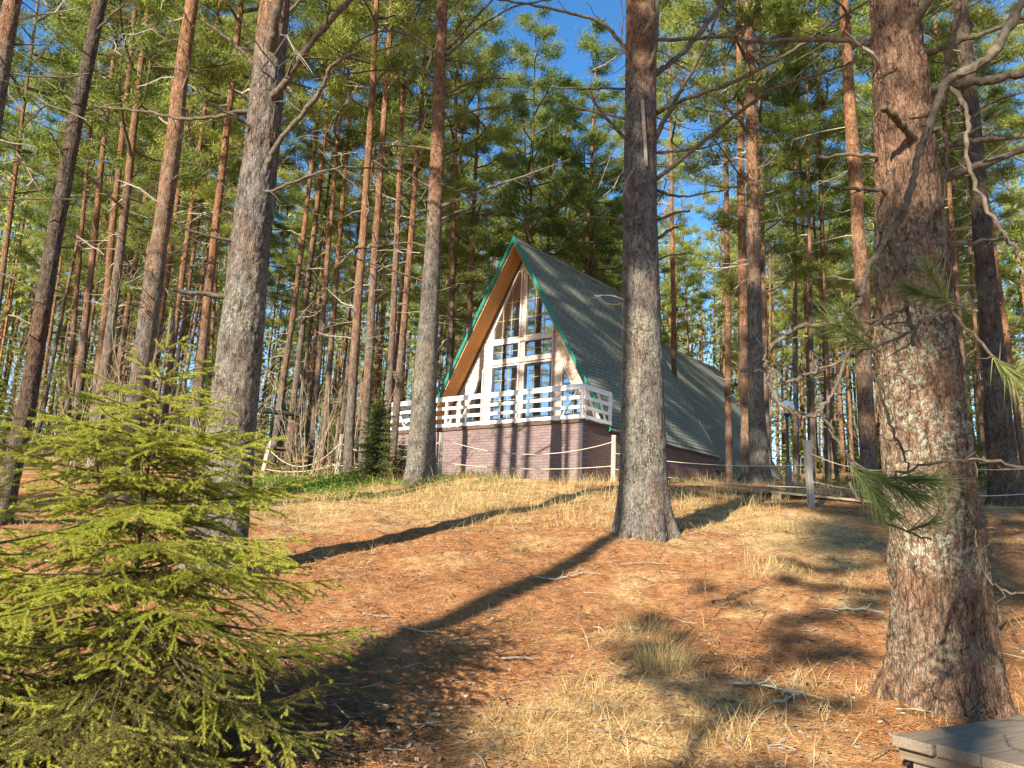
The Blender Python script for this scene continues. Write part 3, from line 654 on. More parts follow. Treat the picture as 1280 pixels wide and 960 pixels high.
# middle grey trunk on the crest
crest = near_tree([(806, 668, 64), (804, 600, 58), (803, 480, 53), (801, 350, 49), (800, 250, 46), (801, 100, 43), (801, 0, 41)], 10, 'bark_near',
  'straight grey pine on the crest of the bank, in front of the shingled roof', [
  ([(818, 174), (828, 155), (840, 134), (855, 105), (871, 79), (891, 34), (905, -10)], 8, 4, 10, 9.3),
  ([(822, 92), (840, 77), (857, 62), (878, 38), (905, 0)], 9, 7, 10, 10.6),
  ([(812, 84), (820, 60), (821, 30), (824, -10)], 7, 6, 9.8, 9.7, 1),
  ([(780, 58), (761, 36), (744, 24), (709, 15), (661, 5), (615, -2)], 6, 3, 10, 9.5),
  ([(779, 111), (740, 111), (680, 110)], 3.5, 2, 10, 9.7, 1), ([(788, 177), (775, 166), (761, 151), (745, 132), (736, 110)], 6, 3.5, 9.8, 9.5),
  ([(780, 148), (745, 140), (705, 132)], 5, 2.5, 10, 10.5), ([(779, 274), (750, 271), (730, 272), (714, 278)], 4, 2.5, 10, 10.3),
  ([(821, 141), (851, 125), (904, 109), (945, 90), (1004, 56), (1039, 28), (1085, 2)], 7, 3, 10, 8.8),
  ([(820, 224), (867, 187), (907, 153), (945, 125), (970, 109), (1007, 97), (1057, 81), (1095, 66)], 7, 3, 10, 8.0),
  ([(822, 191), (850, 189), (878, 186), (935, 167)], 4, 2, 10, 10.4), ([(822, 238), (838, 244), (853, 246), (880, 242), (905, 238)], 5, 2, 10, 9.6),
  ([(822, 275), (848, 265), (862, 264)], 4, 3, 10, 9.8), ([(820, 300), (835, 288), (848, 283)], 5, 3, 10, 9.8, 1), ([(820, 325), (840, 318), (858, 317)], 3, 2, 10, 9.8)],
  crown=2, flare=.27, disp=.012, rows=330, n=84, seed=9, stubs=7, lobes=6)
m = MB(); a_, b_ = UP(803, 125, 9.74), UP(808, 208, 9.74); m.beam(a_, b_, .045, .03, (0, 1, 0)); m.build('bark_strip', MT['deadpale'], crest, origin=np.array(crest.location), bevel=.006)
# grey trunk behind the spruce
near_tree([(270, 700, 70), (280, 620, 66), (293, 500, 62), (304, 400, 58), (313, 300, 53), (326, 200, 49), (335, 100, 45), (344, 0, 41)], 8, 'bark_near',
  'thick lichen-grey pine with crooked dead boughs rising behind the young spruce', [
  ([(338, 126), (348, 112), (359, 100), (375, 73), (391, 51), (412, 28), (445, -6)], 12, 8, 7.9, 7.2, 2),
  ([(332, 212), (340, 192), (352, 172), (375, 147), (399, 118), (409, 95), (413, 81), (450, 63)], 9, 5, 7.9, 7.4),
  ([(341, 46), (344, 25), (350, -10)], 14, 12, 7.7, 7.5, 0), ([(321, 86), (300, 62), (275, 40), (248, 22)], 7, 4, 8, 7.8),
  ([(313, 129), (300, 117), (285, 109)], 5, 3, 8, 7.8, 1), ([(324, 168), (305, 152), (280, 138), (255, 128)], 6, 3, 7.9, 7.5),
  ([(309, 139), (270, 146), (230, 150), (200, 143), (160, 137), (115, 133)], 6, 3, 8, 8.3), ([(328, 240), (345, 237), (380, 222), (430, 207)], 5, 2.5, 7.9, 7.7),
  ([(303, 304), (270, 297), (240, 290), (218, 278)], 5, 3, 7.9, 7.6), ([(284, 372), (250, 367), (217, 363)], 8, 6, 7.9, 7.7, 0), ([(281, 465), (258, 466)], 5, 3.5, 7.9, 7.8, 0),
  ([(355, 20), (372, 5), (380, -5)], 5, 4, 8, 8, 0), ([(352, 100), (368, 120), (378, 130)], 5, 3, 8, 7.9, 1)],
  crown=2, flare=.3, disp=.013, rows=300, n=96, seed=3, stubs=5)
near_tree([(8, 620, 27), (35, 500, 25), (62, 330, 23), (95, 150, 20), (126, 0, 18)], 9.5, 'bark_dark_shade', 'slim leaning pine with shade painted into its dark bark, alone at the edge beside the spruce', [
  ([(118, 40), (135, 25), (160, 0)], 4, 2, 9.5, 9.2), ([(92, 128), (70, 110), (45, 92)], 3, 1.5, 9.5, 9.9), ([(84, 205), (72, 180), (62, 165)], 3, 2, 9.5, 9.2), ([(98, 140), (125, 134), (160, 128)], 3, 2, 9.5, 9.7)],
  crown=4, flare=.2, disp=.008, rows=200, n=48, seed=12, stubs=8)
near_tree([(-95, 620, 34), (-50, 380, 32), (-14, 180, 28), (12, 20, 25), (16, 0, 25)], 9, 'bark_near', 'reddish pine of which only the stem shows high in the upper corner', [
  ([(2, 92), (40, 95), (80, 98), (110, 92)], 3, 2, 9, 9.2), ([(-5, 55), (30, 56), (62, 55)], 4, 2, 9, 9.2), ([(-40, 249), (20, 249), (70, 248), (110, 250)], 3, 1.5, 9, 9.3)],
  crown=2, flare=.2, disp=.008, rows=160, n=40, seed=13, stubs=6)
near_tree([(526, 590, 36), (530, 500, 31), (537, 380, 25), (542, 300, 21), (547, 180, 18), (551, 60, 16), (553, 0, 15)], 17, 'bark_near',
  'dark-footed pine standing before the white railing, its upper stem bare orange', [
  ([(560, 60), (572, 48), (587, 30), (617, -2)], 5, 3, 17, 16.5), ([(561, 68), (590, 40), (640, 7), (690, 0)], 4, 2, 17, 17.5), ([(558, 117), (587, 103), (612, 98), (637, 98)], 4, 2, 17, 16.6),
  ([(560, 147), (603, 135), (640, 133)], 4, 2, 17, 17.4), ([(552, 258), (603, 238), (640, 225), (712, 200)], 5, 2.5, 17, 16), ([(551, 274), (590, 258), (615, 250)], 4, 2, 17, 16.5),
  ([(542, 63), (513, 42), (477, 37), (440, 55)], 4, 2, 17, 16.8), ([(540, 96), (510, 85), (447, 90), (390, 100)], 4, 2, 17, 17.2), ([(533, 232), (505, 214), (487, 212), (423, 207), (353, 237)], 5, 2, 17, 16.2),
  ([(530, 185), (500, 182), (477, 183)], 4, 2, 17, 17.2), ([(536, 310), (515, 302), (470, 308), (430, 313)], 4, 2, 17, 17.2), ([(530, 352), (490, 338), (430, 318)], 4, 2, 17, 16.4)],
  crown=4, flare=.25, disp=.010, rows=260, n=48, seed=21, stubs=14, stub_z=(3, 12))
near_tree([(950, 600, 25), (945, 500, 21), (942, 300, 17), (938, 100, 14), (935, 0, 13)], 18.5, 'bark_near', 'grey pine with moss-tinted foot, right beside the orange pine near the rope fence', (), crown=0, flare=.35, disp=.008, rows=240, n=44, seed=31, stubs=26, stub_z=(3, 14))
near_tree([(1258, 638, 40), (1245, 480, 32), (1233, 350, 28), (1220, 200, 25), (1204, 40, 22)], 13.5, 'bark_dark_shade', 'dark grey pine beyond the boardwalk, past the massive near trunk', (), crown=4, flare=.35, disp=.010, rows=240, n=52, seed=33, stubs=22, stub_z=(3, 11))

# pine outside the frame whose boughs hang in front
def bough_pine():
    base = np.array([3.6, 2.6, 0]); base[2] = g1(base[0], base[1])
    e = empty('pine_tree', base, 'pine mostly out of view, its knotty twigs and needle tufts hanging before the massive trunk', 'tree')
    mb = MB(); z = np.linspace(-.3, 16, 60); mb.tube(base + np.stack([.05 * np.sin(z), .04 * np.cos(z * .8), z], -1), np.linspace(.2, .05, 60), 20)
    mb.build('trunk', MT['bark_near'], e, smooth=True, origin=base)
    c = link('crown', CROWNS[4], e)
    def path(pts, w0, w1, d0, d1, start_trunk=False, tuft=()):
        ds = np.linspace(d0, d1, len(pts)); P = np.array([UP(x, y, q) for (x, y), q in zip(pts, ds)])
        if start_trunk: P = np.r_[[base + np.array([0, 0, P[0][2] - base[2] + .25])], P]
        t = np.linspace(0, len(P) - 1, (len(P) - 1) * 6 + 1); Q = np.stack([np.interp(t, range(len(P)), P[:, k]) for k in range(3)], -1)
        for _ in range(4): Q[1:-1] = (Q[:-2] + 2 * Q[1:-1] + Q[2:]) / 4
        Q += rng.normal(size=Q.shape) * .0035 + np.sin(np.arange(len(Q)) * 1.9)[:, None] * np.array([.0012, 0, .001])
        r = np.linspace(w0, w1, len(Q)) * d0 / FPX / 2 * rng.uniform(.75, 1.25, len(Q)); b = MB(); b.tube(Q, r, 9, 0)
        for _ in range(int(len(Q) / 5)):
            i = rng.integers(2, len(Q) - 1); dd = norm(rng.normal(size=3)); l2 = rng.uniform(.015, .12); q = [Q[i]]
            for _k in range(3): dd = norm(dd + rng.normal(size=3) * .4); q.append(q[-1] + dd * l2 / 3)
            b.tube(np.array(q), np.linspace(r[i] * .5, r[i] * .2, 4), 5, 0)
        o = b.build('branch', MT['dead'], e, smooth=True, origin=base)
        return o
    def tufts(items):
        mb = MB()
        for (x, y), (x2, y2), d, n, ln in items:
            A = UP(x, y, d); B = UP(x2, y2, d - .04); mb.tube(np.array([A, B]), [.004, .003], 5, 1)
            n = int(n * .9); B = A + (B - A) * 1.25; f = rng.random(n) ** .8; P = A + (B - A) * f[:, None]; ax = norm(B - A); D = ax * rng.uniform(.8, 1.7, n)[:, None] + norm(rng.normal(size=(n, 3))) * .7 + np.array([0, 0, -.12])
            blades(mb, P, D, rng.uniform(.8, 1.15, n) * ln * 1.1, .0030)
        return mb.build('needle_foliage', [MT['needle_near'], MT['dead']], e, origin=base)
    path([(1290, -20), (1262, 30), (1240, 72), (1195, 95), (1180, 104), (1168, 140), (1152, 180), (1143, 215), (1132, 262), (1108, 300), (1086, 335), (1076, 372)], 15, 7, 2.75, 2.6, True)
    path([(1180, 104), (1205, 125), (1212, 150), (1205, 190), (1218, 225), (1240, 275), (1262, 300), (1290, 335)], 7, 4, 2.72, 2.6)
    path([(1076, 372), (1068, 388), (1072, 398), (1085, 405), (1110, 395), (1138, 380)], 6, 4, 2.6, 2.55)
    path([(1076, 372), (1055, 398), (1032, 407), (1002, 406), (975, 424), (958, 438), (956, 460), (962, 480), (976, 508), (1002, 524), (1026, 515), (1042, 490), (1060, 441), (1087, 408), (1120, 395)], 6, 4, 2.6, 2.5)
    path([(976, 478), (1000, 475), (1040, 455), (1085, 437), (1130, 420), (1160, 398), (1200, 380)], 5, 3, 2.58, 2.5)
    path([(1026, 515), (1042, 540), (1060, 570), (1085, 590), (1110, 597)], 4, 3, 2.5, 2.45)
    path([(1060, 600), (1075, 625), (1105, 652), (1140, 668), (1163, 673)], 4, 2.5, 2.5, 2.5)
    path([(1290, 585), (1240, 577), (1190, 575), (1150, 582), (1110, 597)], 4, 3, 2.5, 2.45)
    path([(1300, 470), (1262, 470), (1235, 440), (1195, 395), (1170, 372)], 5, 3, 2.55, 2.5)
    path([(1112, 300), (1128, 330), (1132, 370), (1137, 400), (1142, 432)], 9, 5, 2.62, 2.58)
    path([(1135, 262), (1112, 262), (1098, 285), (1095, 320), (1108, 360)], 5, 3, 2.6, 2.6)
    path([(1120, 88), (1100, 95), (1108, 108), (1090, 130)], 4, 2, 2.7, 2.7)
    path([(1300, 740), (1262, 742), (1235, 728), (1222, 690), (1218, 660)], 3, 2, 2.5, 2.5)
    path([(1090, 460), (1100, 490), (1112, 530), (1128, 560), (1140, 600)], 3.5, 2.5, 2.5, 2.5)
    for it in ([((1100, 440), (1055, 412), 2.52, 150, .12), ((1090, 425), (1062, 395), 2.54, 90, .11)], [((1200, 382), (1150, 366), 2.5, 230, .12), ((1185, 378), (1165, 345), 2.5, 130, .11)],
               [((1075, 585), (1128, 612), 2.45, 260, .14), ((1060, 575), (1100, 625), 2.47, 200, .14)], [((1240, 445), (1275, 475), 2.5, 260, .12), ((1262, 470), (1292, 455), 2.5, 150, .12)], [((1135, 664), (1160, 655), 2.5, 60, .09)],
               [((1110, 597), (1150, 600), 2.45, 180, .12)]): tufts(it)
bough_pine()

# ------------------------------------------------------------------ pines behind the viewer (they cast the long shadows)
hd = np.array([math.sin(SUN_AZ), math.cos(SUN_AZ)])
def back_pine(pt, t, rad, crown, lab):
    x, y = pt[0] - hd[0] * t, pt[1] - hd[1] * t; pine((x, y, g1(x, y)), (x + .1, y, g1(x, y) + 10), rad, lab, None, CROWNS[crown] if crown >= 0 else CROWN_DENSE, 27 if crown == 4 else 21)
back_pine(ground_hit(768, 664), 15.5, .17, -1, 'pine behind the viewer whose shadow runs up to the crest pine')
for q, (px, dd, t, cr, rd) in enumerate([(590, 22.5, 18, 4, .22), (629, 22, 20, 4, .16)]):
    P = UP(px, 575, dd); back_pine(P, t, rd, cr, ['first', 'second', 'third', 'fourth'][q] + ' unseen pine whose stem shadow falls on the brick base')
for q, (x, y, cr, rd) in enumerate([(-3, -16, 3, .18), (2, -11, 5, .16), (8, -12, 1, .2), (-26, -16, 3, .2), (5, -22, 0, .2)]):
    pine((x, y, g1(x, y)), (x, y + .1, g1(x, y) + 10), rd, 'unseen pine in the open wood behind the viewer', 'pines behind the viewer', CROWNS[cr], 21)

def unseen(x, y, rad, crown, h, lab, grp=None):
    pine((x, y, g1(x, y)), (x + .1, y, g1(x, y) + 10), rad, lab, grp, crown, h)
unseen(3.0 - hd[0] * 22, 5.2 - hd[1] * 22, .18, CROWN_DENSE, 25.5, 'pine behind the viewer that shades the upper half of the massive trunk')
for tx, ty, t, h, c in ((945, 828, 12, 9, 3), (1500, 760, 12, 9.5, 0)):
    G = ground_hit(tx, ty); unseen(G[0] - hd[0] * t, G[1] - hd[1] * t, .055, CROWNS[c], h, 'young pine behind the viewer that dapples the bank with shade', 'young pines behind the viewer')
for k in range(16):
    x, y = -22 - 34 * rng.random(), -6 + 26 * rng.random()
    if x > -y * .9 - 14: x -= 16
    pine((x, y, g1(x, y)), (x, y + .1, g1(x, y) + 10), .18, 'pine out of view on the open side, mirrored in the gable windows', 'pines out of view on the open side', CROWNS[k % 6])
# ------------------------------------------------------------------ spruces
def spruce_mesh(H, rmax, whorls, dens, nl, nw, leader, twig_gap, seed, zlow=.05, old_z=.35, power=.8, droop=.12, prof=None):
    """young spruce crown (origin at stem foot): slot 0 twig bark, 1 fresh needles, 2 old needles"""
    r = np.random.default_rng(seed); S0 = []; S1 = []; CL = []; mb = MB()
    def seg(a, b, c): S0.append(a); S1.append(b); CL.append(c)
    levels = []
    zs = H - leader * (1 + np.arange(whorls) ** 1.0 * .0) if False else None
    z = H; k = 0; gap = leader
    while z > zlow * H + .05 and k < 80:
        z -= gap; k += 1; levels.append((z, k)); gap = max(.085, gap * .72 if k < 4 else .085 + .05 * r.random())
    for z0_, k in levels[5:]:
        for q in range(7):
            zq = z0_ + r.uniform(.0, .11); tq = (H - zq) / H; a = r.uniform(0, 6.28); L = r.uniform(.10, .42) * (.35 + tq); p = np.array([0, 0, zq]); d = norm(np.array([math.cos(a), math.sin(a), r.uniform(-.2, .5)])); n = max(2, int(L / .06)); old = r.random() < .55
            for u in range(n):
                d = norm(d + r.normal(size=3) * .1); p2 = p + d * L / n; seg(p, p2, int(old))
                for _s in range(2):
                    d3 = norm(d + np.cross(d, [0, 0, 1]) * r.choice([-1, 1]) * r.uniform(.6, 1.2) + np.array([0, 0, r.uniform(-.3, .2)])); seg(p2, p2 + d3 * r.uniform(.05, .14), int(old and r.random() < .7))
                p = p2
    for z, k in levels:
        t = (H - z) / H; nb = 4 if k < 5 else r.integers(8, 13)
        L0 = rmax * min(1, t ** power * 1.15) if prof is None else np.interp(t, *prof); a0 = r.uniform(0, 6.28)
        for b in range(nb):
            a = a0 + b * 6.283 / nb + r.uniform(-.3, .3); L = L0 * r.uniform(.45, 1.15); o = np.array([math.cos(a), math.sin(a), 0]); sd = np.array([-math.sin(a), math.cos(a), 0])
            el = (.75 if k <= 2 else .50) - .95 * t * (.5 + .5 * r.random()) ; n = max(4, int(L / .07)); p = np.array([0, 0, z]); d = norm(o + np.array([0, 0, el])); pts = [p]
            for q in range(n):
                f = q / n; d = norm(d + np.array([0, 0, (-droop if f < .5 else droop * 1.3) * .35]) + r.normal(size=3) * .04); p = p + d * L / n; pts.append(p)
            pts = np.array(pts); mb.tube(pts, np.linspace(.003 + .006 * L, .0018, n + 1), 4, 0, False)
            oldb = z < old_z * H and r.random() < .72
            for q in range(n):
                f = (q + .5) / n
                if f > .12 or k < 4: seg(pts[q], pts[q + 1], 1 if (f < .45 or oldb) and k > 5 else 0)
            s = .07 * L; sgn = 1
            while s < L * .97 and L > .12:
                f = s / L; i = min(int(f * n), n - 1); p0 = pts[i] + (pts[i + 1] - pts[i]) * (f * n - i); ax = norm(pts[i + 1] - pts[i])
                l2 = min(.42, (.085 + .5 * L * (1 - f) ** .7 * min(1, .5 + f * 1.3)) * r.uniform(.65, 1.15)); sgn = -sgn
                d2 = norm(ax * r.uniform(.55, .95) + sd * sgn * r.uniform(.7, 1.) + np.array([0, 0, r.uniform(-.35, .1)])); m = max(2, int(l2 / .06)); p = p0; tp = [p]
                for q in range(m): d2 = norm(d2 + np.array([0, 0, -.05]) + r.normal(size=3) * .06); p = p + d2 * l2 / m; tp.append(p)
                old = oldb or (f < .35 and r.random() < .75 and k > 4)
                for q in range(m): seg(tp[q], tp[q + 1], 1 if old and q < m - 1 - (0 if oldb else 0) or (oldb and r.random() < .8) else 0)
                if l2 > .13:
                    s3 = .05
                    while s3 < l2 * .9:
                        g = s3 / l2; ii = min(int(g * m), m - 1); q0 = tp[ii] + (tp[ii + 1] - tp[ii]) * (g * m - ii); l3 = r.uniform(.035, .10) * (1.2 - g * .6); ax2 = norm(tp[ii + 1] - tp[ii])
                        d3 = norm(ax2 * .9 + np.cross(ax2, [0, 0, 1]) * r.choice([-1, 1]) * r.uniform(.6, 1) + np.array([0, 0, r.uniform(-.4, .1)])); seg(q0, q0 + d3 * l3, 1 if old and r.random() < .75 else 0); s3 += twig_gap * 1.15
                s += twig_gap * r.uniform(.7, 1.3)
    for q in range(6):    # leader
        seg(np.array([0, 0, H - leader * .95 + q * leader * .16]), np.array([0, 0, H - leader * .95 + (q + 1) * leader * .16]), 0)
    S0, S1, CL = np.array(S0), np.array(S1), np.array(CL); Ls = np.linalg.norm(S1 - S0, axis=1); cnt = np.maximum(2, (Ls * dens * np.where(CL == 1, .7, 1)).astype(int)); idx = np.repeat(np.arange(len(Ls)), cnt); N = len(idx)
    ax = norm(S1 - S0)[idx]; P = S0[idx] + (S1 - S0)[idx] * r.random(N)[:, None]; rd = r.normal(size=(N, 3)) + np.array([0, 0, .35]); rd -= ax * (rd * ax).sum(1)[:, None]; rd = norm(rd)
    D = ax * r.uniform(.55, 1.2, N)[:, None] + rd; ln = nl * r.uniform(.7, 1.2, N); wd = np.full(N, nw)
    for c in (0, 1):
        k = CL[idx] == c
        if k.any(): blades(mb, P[k], D[k], ln[k], wd[k], 1 + c)
    print('spruce segs', len(Ls), 'len', Ls.sum(), 'needles', N)
    return mb
def spruce(name, base, H, label, group=None, mesh=None, sc=1, near=None):
    e = empty(name, base, label, 'tree', group)
    if near is not None:
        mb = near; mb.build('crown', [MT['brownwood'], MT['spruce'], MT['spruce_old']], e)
        s = MB(); z = np.linspace(-.2, H - .02, 30); s.tube(np.stack([.01 * np.sin(z * 3), .01 * np.cos(z * 2), z], -1), np.linspace(.032, .004, 30), 10); s.build('trunk', MT['brownwood'], e, smooth=True)
    return e
SP = UP(196, 520, 4.15); SP[2] = g1(SP[0], SP[1]) ; tipz = UP(205, 386, 4.15)[2]; SH = tipz - SP[2]
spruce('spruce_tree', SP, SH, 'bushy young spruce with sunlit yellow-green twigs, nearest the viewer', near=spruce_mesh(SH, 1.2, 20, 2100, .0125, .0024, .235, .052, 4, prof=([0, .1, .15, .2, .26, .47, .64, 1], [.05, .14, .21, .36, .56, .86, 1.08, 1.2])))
e0 = None
# second bush of spruce at the frame's lower corner
P2 = UP(-60, 800, 3.9); P2[2] = g1(P2[0], P2[1])
spruce('spruce_tree', P2, 1.5, 'lower young spruce partly cut off beside the bushy yellow-green one', near=spruce_mesh(1.6, .9, 16, 1700, .0130, .0025, .2, .06, 8, power=.62))
# farther spruces share meshes
def far_spruce_mesh(seed):
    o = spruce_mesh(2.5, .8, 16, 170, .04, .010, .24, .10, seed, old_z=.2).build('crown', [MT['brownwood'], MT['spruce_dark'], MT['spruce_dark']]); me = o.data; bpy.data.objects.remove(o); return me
FS = [far_spruce_mesh(s) for s in (41, 42)]
stm = MB(); zz_ = np.linspace(-.2, 2.45, 8); stm.tube(np.stack([0 * zz_, 0 * zz_, zz_], -1), np.linspace(.035, .004, 8), 6); _o = stm.build('trunk', MT['brownwood']); STM = _o.data; bpy.data.objects.remove(_o)
def small_spruce(P, H, label, group=None):
    e = empty('spruce_tree', P, label, 'tree', group, rng.uniform(0, 6.28)); s = H / 2.5
    for nm, me in (('trunk', STM), ('crown', FS[rng.integers(2)])):
        o = link(nm, me, e); o.scale = (s * .9, s * .9, s)
def at_ground(px, d, py=600):
    P = UP(px, py, d); P[2] = g1(P[0], P[1]); return P
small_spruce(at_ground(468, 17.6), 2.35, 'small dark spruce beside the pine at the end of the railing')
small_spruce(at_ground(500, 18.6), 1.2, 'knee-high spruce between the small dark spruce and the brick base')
for k in range(30):
    px = [rng.uniform(-20, 420), rng.uniform(960, 1290)][k % 2]; d = rng.uniform(22, 48)
    if 275 < px < 430 or 968 < px < 1003: d = rng.uniform(34, 48)
    P = at_ground(px, d)
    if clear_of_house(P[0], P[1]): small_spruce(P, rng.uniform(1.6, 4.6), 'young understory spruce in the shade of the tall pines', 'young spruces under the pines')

# ------------------------------------------------------------------ bare saplings and shrubs
def sapling_mesh(seed, stems, H, spread):
    r = np.random.default_rng(seed); mb = MB()
    for s in range(stems):
        a = r.uniform(0, 6.28); d = norm(np.array([math.cos(a) * spread, math.sin(a) * spread, 1])); h = H * r.uniform(.6, 1.05); p = np.array([math.cos(a) * .03 * stems, math.sin(a) * .03 * stems, -.05]); pts = [p]; n = 12
        for k in range(n): d = norm(d + r.normal(size=3) * .07 + np.array([0, 0, .03])); p = p + d * h / n; pts.append(p)
        pts = np.array(pts); th = .0035 * h + .003; mb.tube(pts, np.linspace(th, th * .2, n + 1), 4, 0, False)
        for k in range(int(9 * h / 2)):
            i = r.integers(3, n); dd = norm(norm(pts[i + 1 if i < n else i] - pts[i - 1]) + r.normal(size=3) * .55); l = h * r.uniform(.1, .3); q = [pts[i]]
            for _ in range(4): dd = norm(dd + r.normal(size=3) * .15 + np.array([0, 0, .08])); q.append(q[-1] + dd * l / 4)
            mb.tube(np.array(q), np.linspace(th * .45, th * .15, 5), 3, 0, False)
    return mb
def sap_me(nm, *a):
    o = sapling_mesh(*a).build(nm, MT['sapling'], smooth=True); me = o.data; bpy.data.objects.remove(o); return me
SAP = [sap_me('bare_sapling', s, 2, 4.2, .16) for s in (1, 2, 3)] + [sap_me('bare_sapling', s, 4, 2.6, .3) for s in (4, 5)]
o = link('bare_shrub', sap_me('bare_shrub', 9, 13, 2.9, .22)); o.location = at_ground(390, 19.2); tag(o, 'leafless many-stemmed tan shrub between the two rope fence posts', 'shrub')
for k in range(44):
    px = rng.uniform(0, 345) if k < 27 else (rng.uniform(960, 1290) if k < 37 else rng.uniform(345, 520)); d = rng.uniform(13.5, 26) if k < 27 else rng.uniform(20, 30)
    if 290 < px < 372: continue
    P = at_ground(px, d)
    if not clear_of_house(P[0], P[1], .6): continue
    o = link('bare_sapling', SAP[rng.integers(5)]); o.location = P; o.rotation_euler = (0, 0, rng.uniform(0, 6.28)); o.scale = (1, 1, rng.uniform(.7, 1.15))
    g = px < 520
    tag(o, 'thin leafless sapling among the pines on the open side' if g else 'thin leafless sapling among the pines beyond the boardwalk', 'sapling', 'bare saplings on the open side' if g else 'bare saplings beyond the boardwalk')
#PART3
# ------------------------------------------------------------------ A-frame house
XC = -HWID / 2; GY = HS + .75; SL = (HAP - HEAVE) / HHW; sec = math.sqrt(1 + SL * SL)
def build_house():
    e = empty('a_frame_house', HB, 'A-frame house with teal roof edges, white railing and tall gable windows', 'house', None, -YAW)
    Y1 = HS + HLEN; T = .12                              # slab thickness measured horizontally: T*sec
    nrm = lambda sg: np.array([sg * SL, 0, 1]) / sec
    # foundation and deck
    m = MB(); m.box((-HWID, 0, -.5), (0, .25, HBASE - .10)); m.build('foundation_wall', MT['brick'], e)
    m = MB(); m.box((-.25, .252, -.5), (-.003, Y1 - .15, HBASE - .10)); m.box((-HWID + .003, .252, -.5), (-HWID + .25, Y1 - .15, HBASE - .10)); m.box((-HWID + .25, Y1 - .4, -.5), (-.25, Y1 - .15, HBASE - .10)); m.build('foundation_side_wall', MT['brickside'], e)
    m = MB(); m.box((-.06, -.012, -.5), (.012, .05, HBASE - .1)); m.build('corner_board', MT['cornerbrick'], e)
    m = MB(); m.box((-HWID - .03, -.05, HBASE - .098), (.03, Y1 - .2, HBASE)); m.build('deck', MT['brownwood'], e)
    # roof slopes
    for sg in (1, -1):
        ext = .12; n = nrm(sg)
        rid = np.array([XC, 0, HAP]); eav = np.array([XC + sg * HHW, 0, HEAVE]); dn = (eav - rid) / np.linalg.norm(eav - rid); eav = eav + dn * ext
        off = np.array([0, 0, T * sec])                  # vertical thickness
        prof = lambda y: [rid + [0, y, 0], eav + [0, y, 0], eav + [0, y, 0] - n * T, rid + [0, y, 0] - [0, 0, T * sec]]
        m = MB(); c = np.array(prof(HS) + prof(Y1)); m.hexa(c); r = m.build('roof', MT['shingle'], e)
        # ridge cap strips belong to one slope only
        if sg == 1:
            c_ = MB()
            for s2 in (1, -1):
                d2 = np.array([s2 * HHW, 0, HEAVE - HAP]); d2 = d2 / np.linalg.norm(d2); nn = nrm(s2); a = np.array([XC, HS - .01, HAP + .012]); b = a + d2 * .22
                c_.hexa(np.array([a, b, b + nn * .012, a + [0, 0, .024], a + [0, HLEN + .02, 0], b + [0, HLEN + .02, 0], b + nn * .012 + [0, HLEN + .02, 0], a + [0, HLEN + .02, .024]]))
            c_.build('ridge_cap', MT['shingle'], r)
        # teal rake boards, front and rear, and eave drip edge
        for y0, y1 in ((HS - .05, HS - .003), (Y1 + .003, Y1 + .05)):
            m = MB(); d_in = .125
            a = rid + n * .035; b = eav + n * .035 + dn * .02
            q = [a * [1, 0, 1] , b, b - n * d_in, rid - [0, 0, (d_in - .035) * sec]]; q[0] = rid + [0, 0, .035 * sec]
            m.hexa(np.array([p * [1, 0, 1] + [0, y0, 0] for p in q] + [p * [1, 0, 1] + [0, y1, 0] for p in q])); m.build('rake_trim', MT['teal' if y0 < HS else 'shingle'], e)
        m = MB(); a = eav + dn * .003; q = [a + n * .01, a + dn * .03 + n * .01, a + dn * .03 - n * (T + .02), a - n * (T + .02)]
        m.hexa(np.array([p + [0, HS, 0] for p in q] + [p + [0, Y1, 0] for p in q])); m.build('eave_trim', MT['dark'], e)
        # soffit boards under the overhang, running along the slope
        m = MB(); nb = 6; w_ = (GY - HS - .01) / nb; st = rid - [0, 0, T * sec] ; ln = np.linalg.norm(eav - rid)
        for k in range(nb):
            ya, yb = HS + .004 + k * w_, HS + .004 + (k + 1) * w_ - .008
            p0 = st - n * .003; p1 = eav - n * (T + .003) ; q = [p0 + [0, ya, 0], p1 + [0, ya, 0], p1 - n * .02 + [0, ya, 0], p0 - [0, 0, .02 * sec] + [0, ya, 0]]
            m.hexa(np.array(q + [p + [0, yb - ya, 0] for p in q]))
        m.build('soffit', MT['soffit'], e)
        m = MB()                                         # dark strip where wall meets soffit
        p0 = st - n * .03 - [0, 0, .03]; p1 = eav - n * (T + .03); m.beam(p0 + [0, GY - .045, 0], p1 + [0, GY - .045, 0], .05, .05, n); m.build('corner_strip', MT['brownwood'], e)
    # gable wall of lapped boards
    hw = lambda z: max(.02, (HAP - T * sec - z) / SL - .015)
    for y, nm, sgn in ((GY, 'gable_wall', -1), (Y1 - .75, 'rear_gable_wall', 1)):
        m = MB(); z = HBASE; bh = .17
        while z < HAP - T * sec - .1:
            z1 = min(z + bh, HAP - T * sec - .05); a0, a1 = hw(z), hw(z1); f0, f1 = y + sgn * .022, y + sgn * .008; bk = y - sgn * .08
            if sgn > 0: f0, f1, bk = f0, f1, bk
            m.hexa(np.array([(XC - a0, f0, z + .004), (XC + a0, f0, z + .004), (XC + a0, bk, z + .004), (XC - a0, bk, z + .004), (XC - a1, f1, z1), (XC + a1, f1, z1), (XC + a1, bk, z1), (XC - a1, bk, z1)])); z = z1
        m.build(nm, MT['siding'], e)
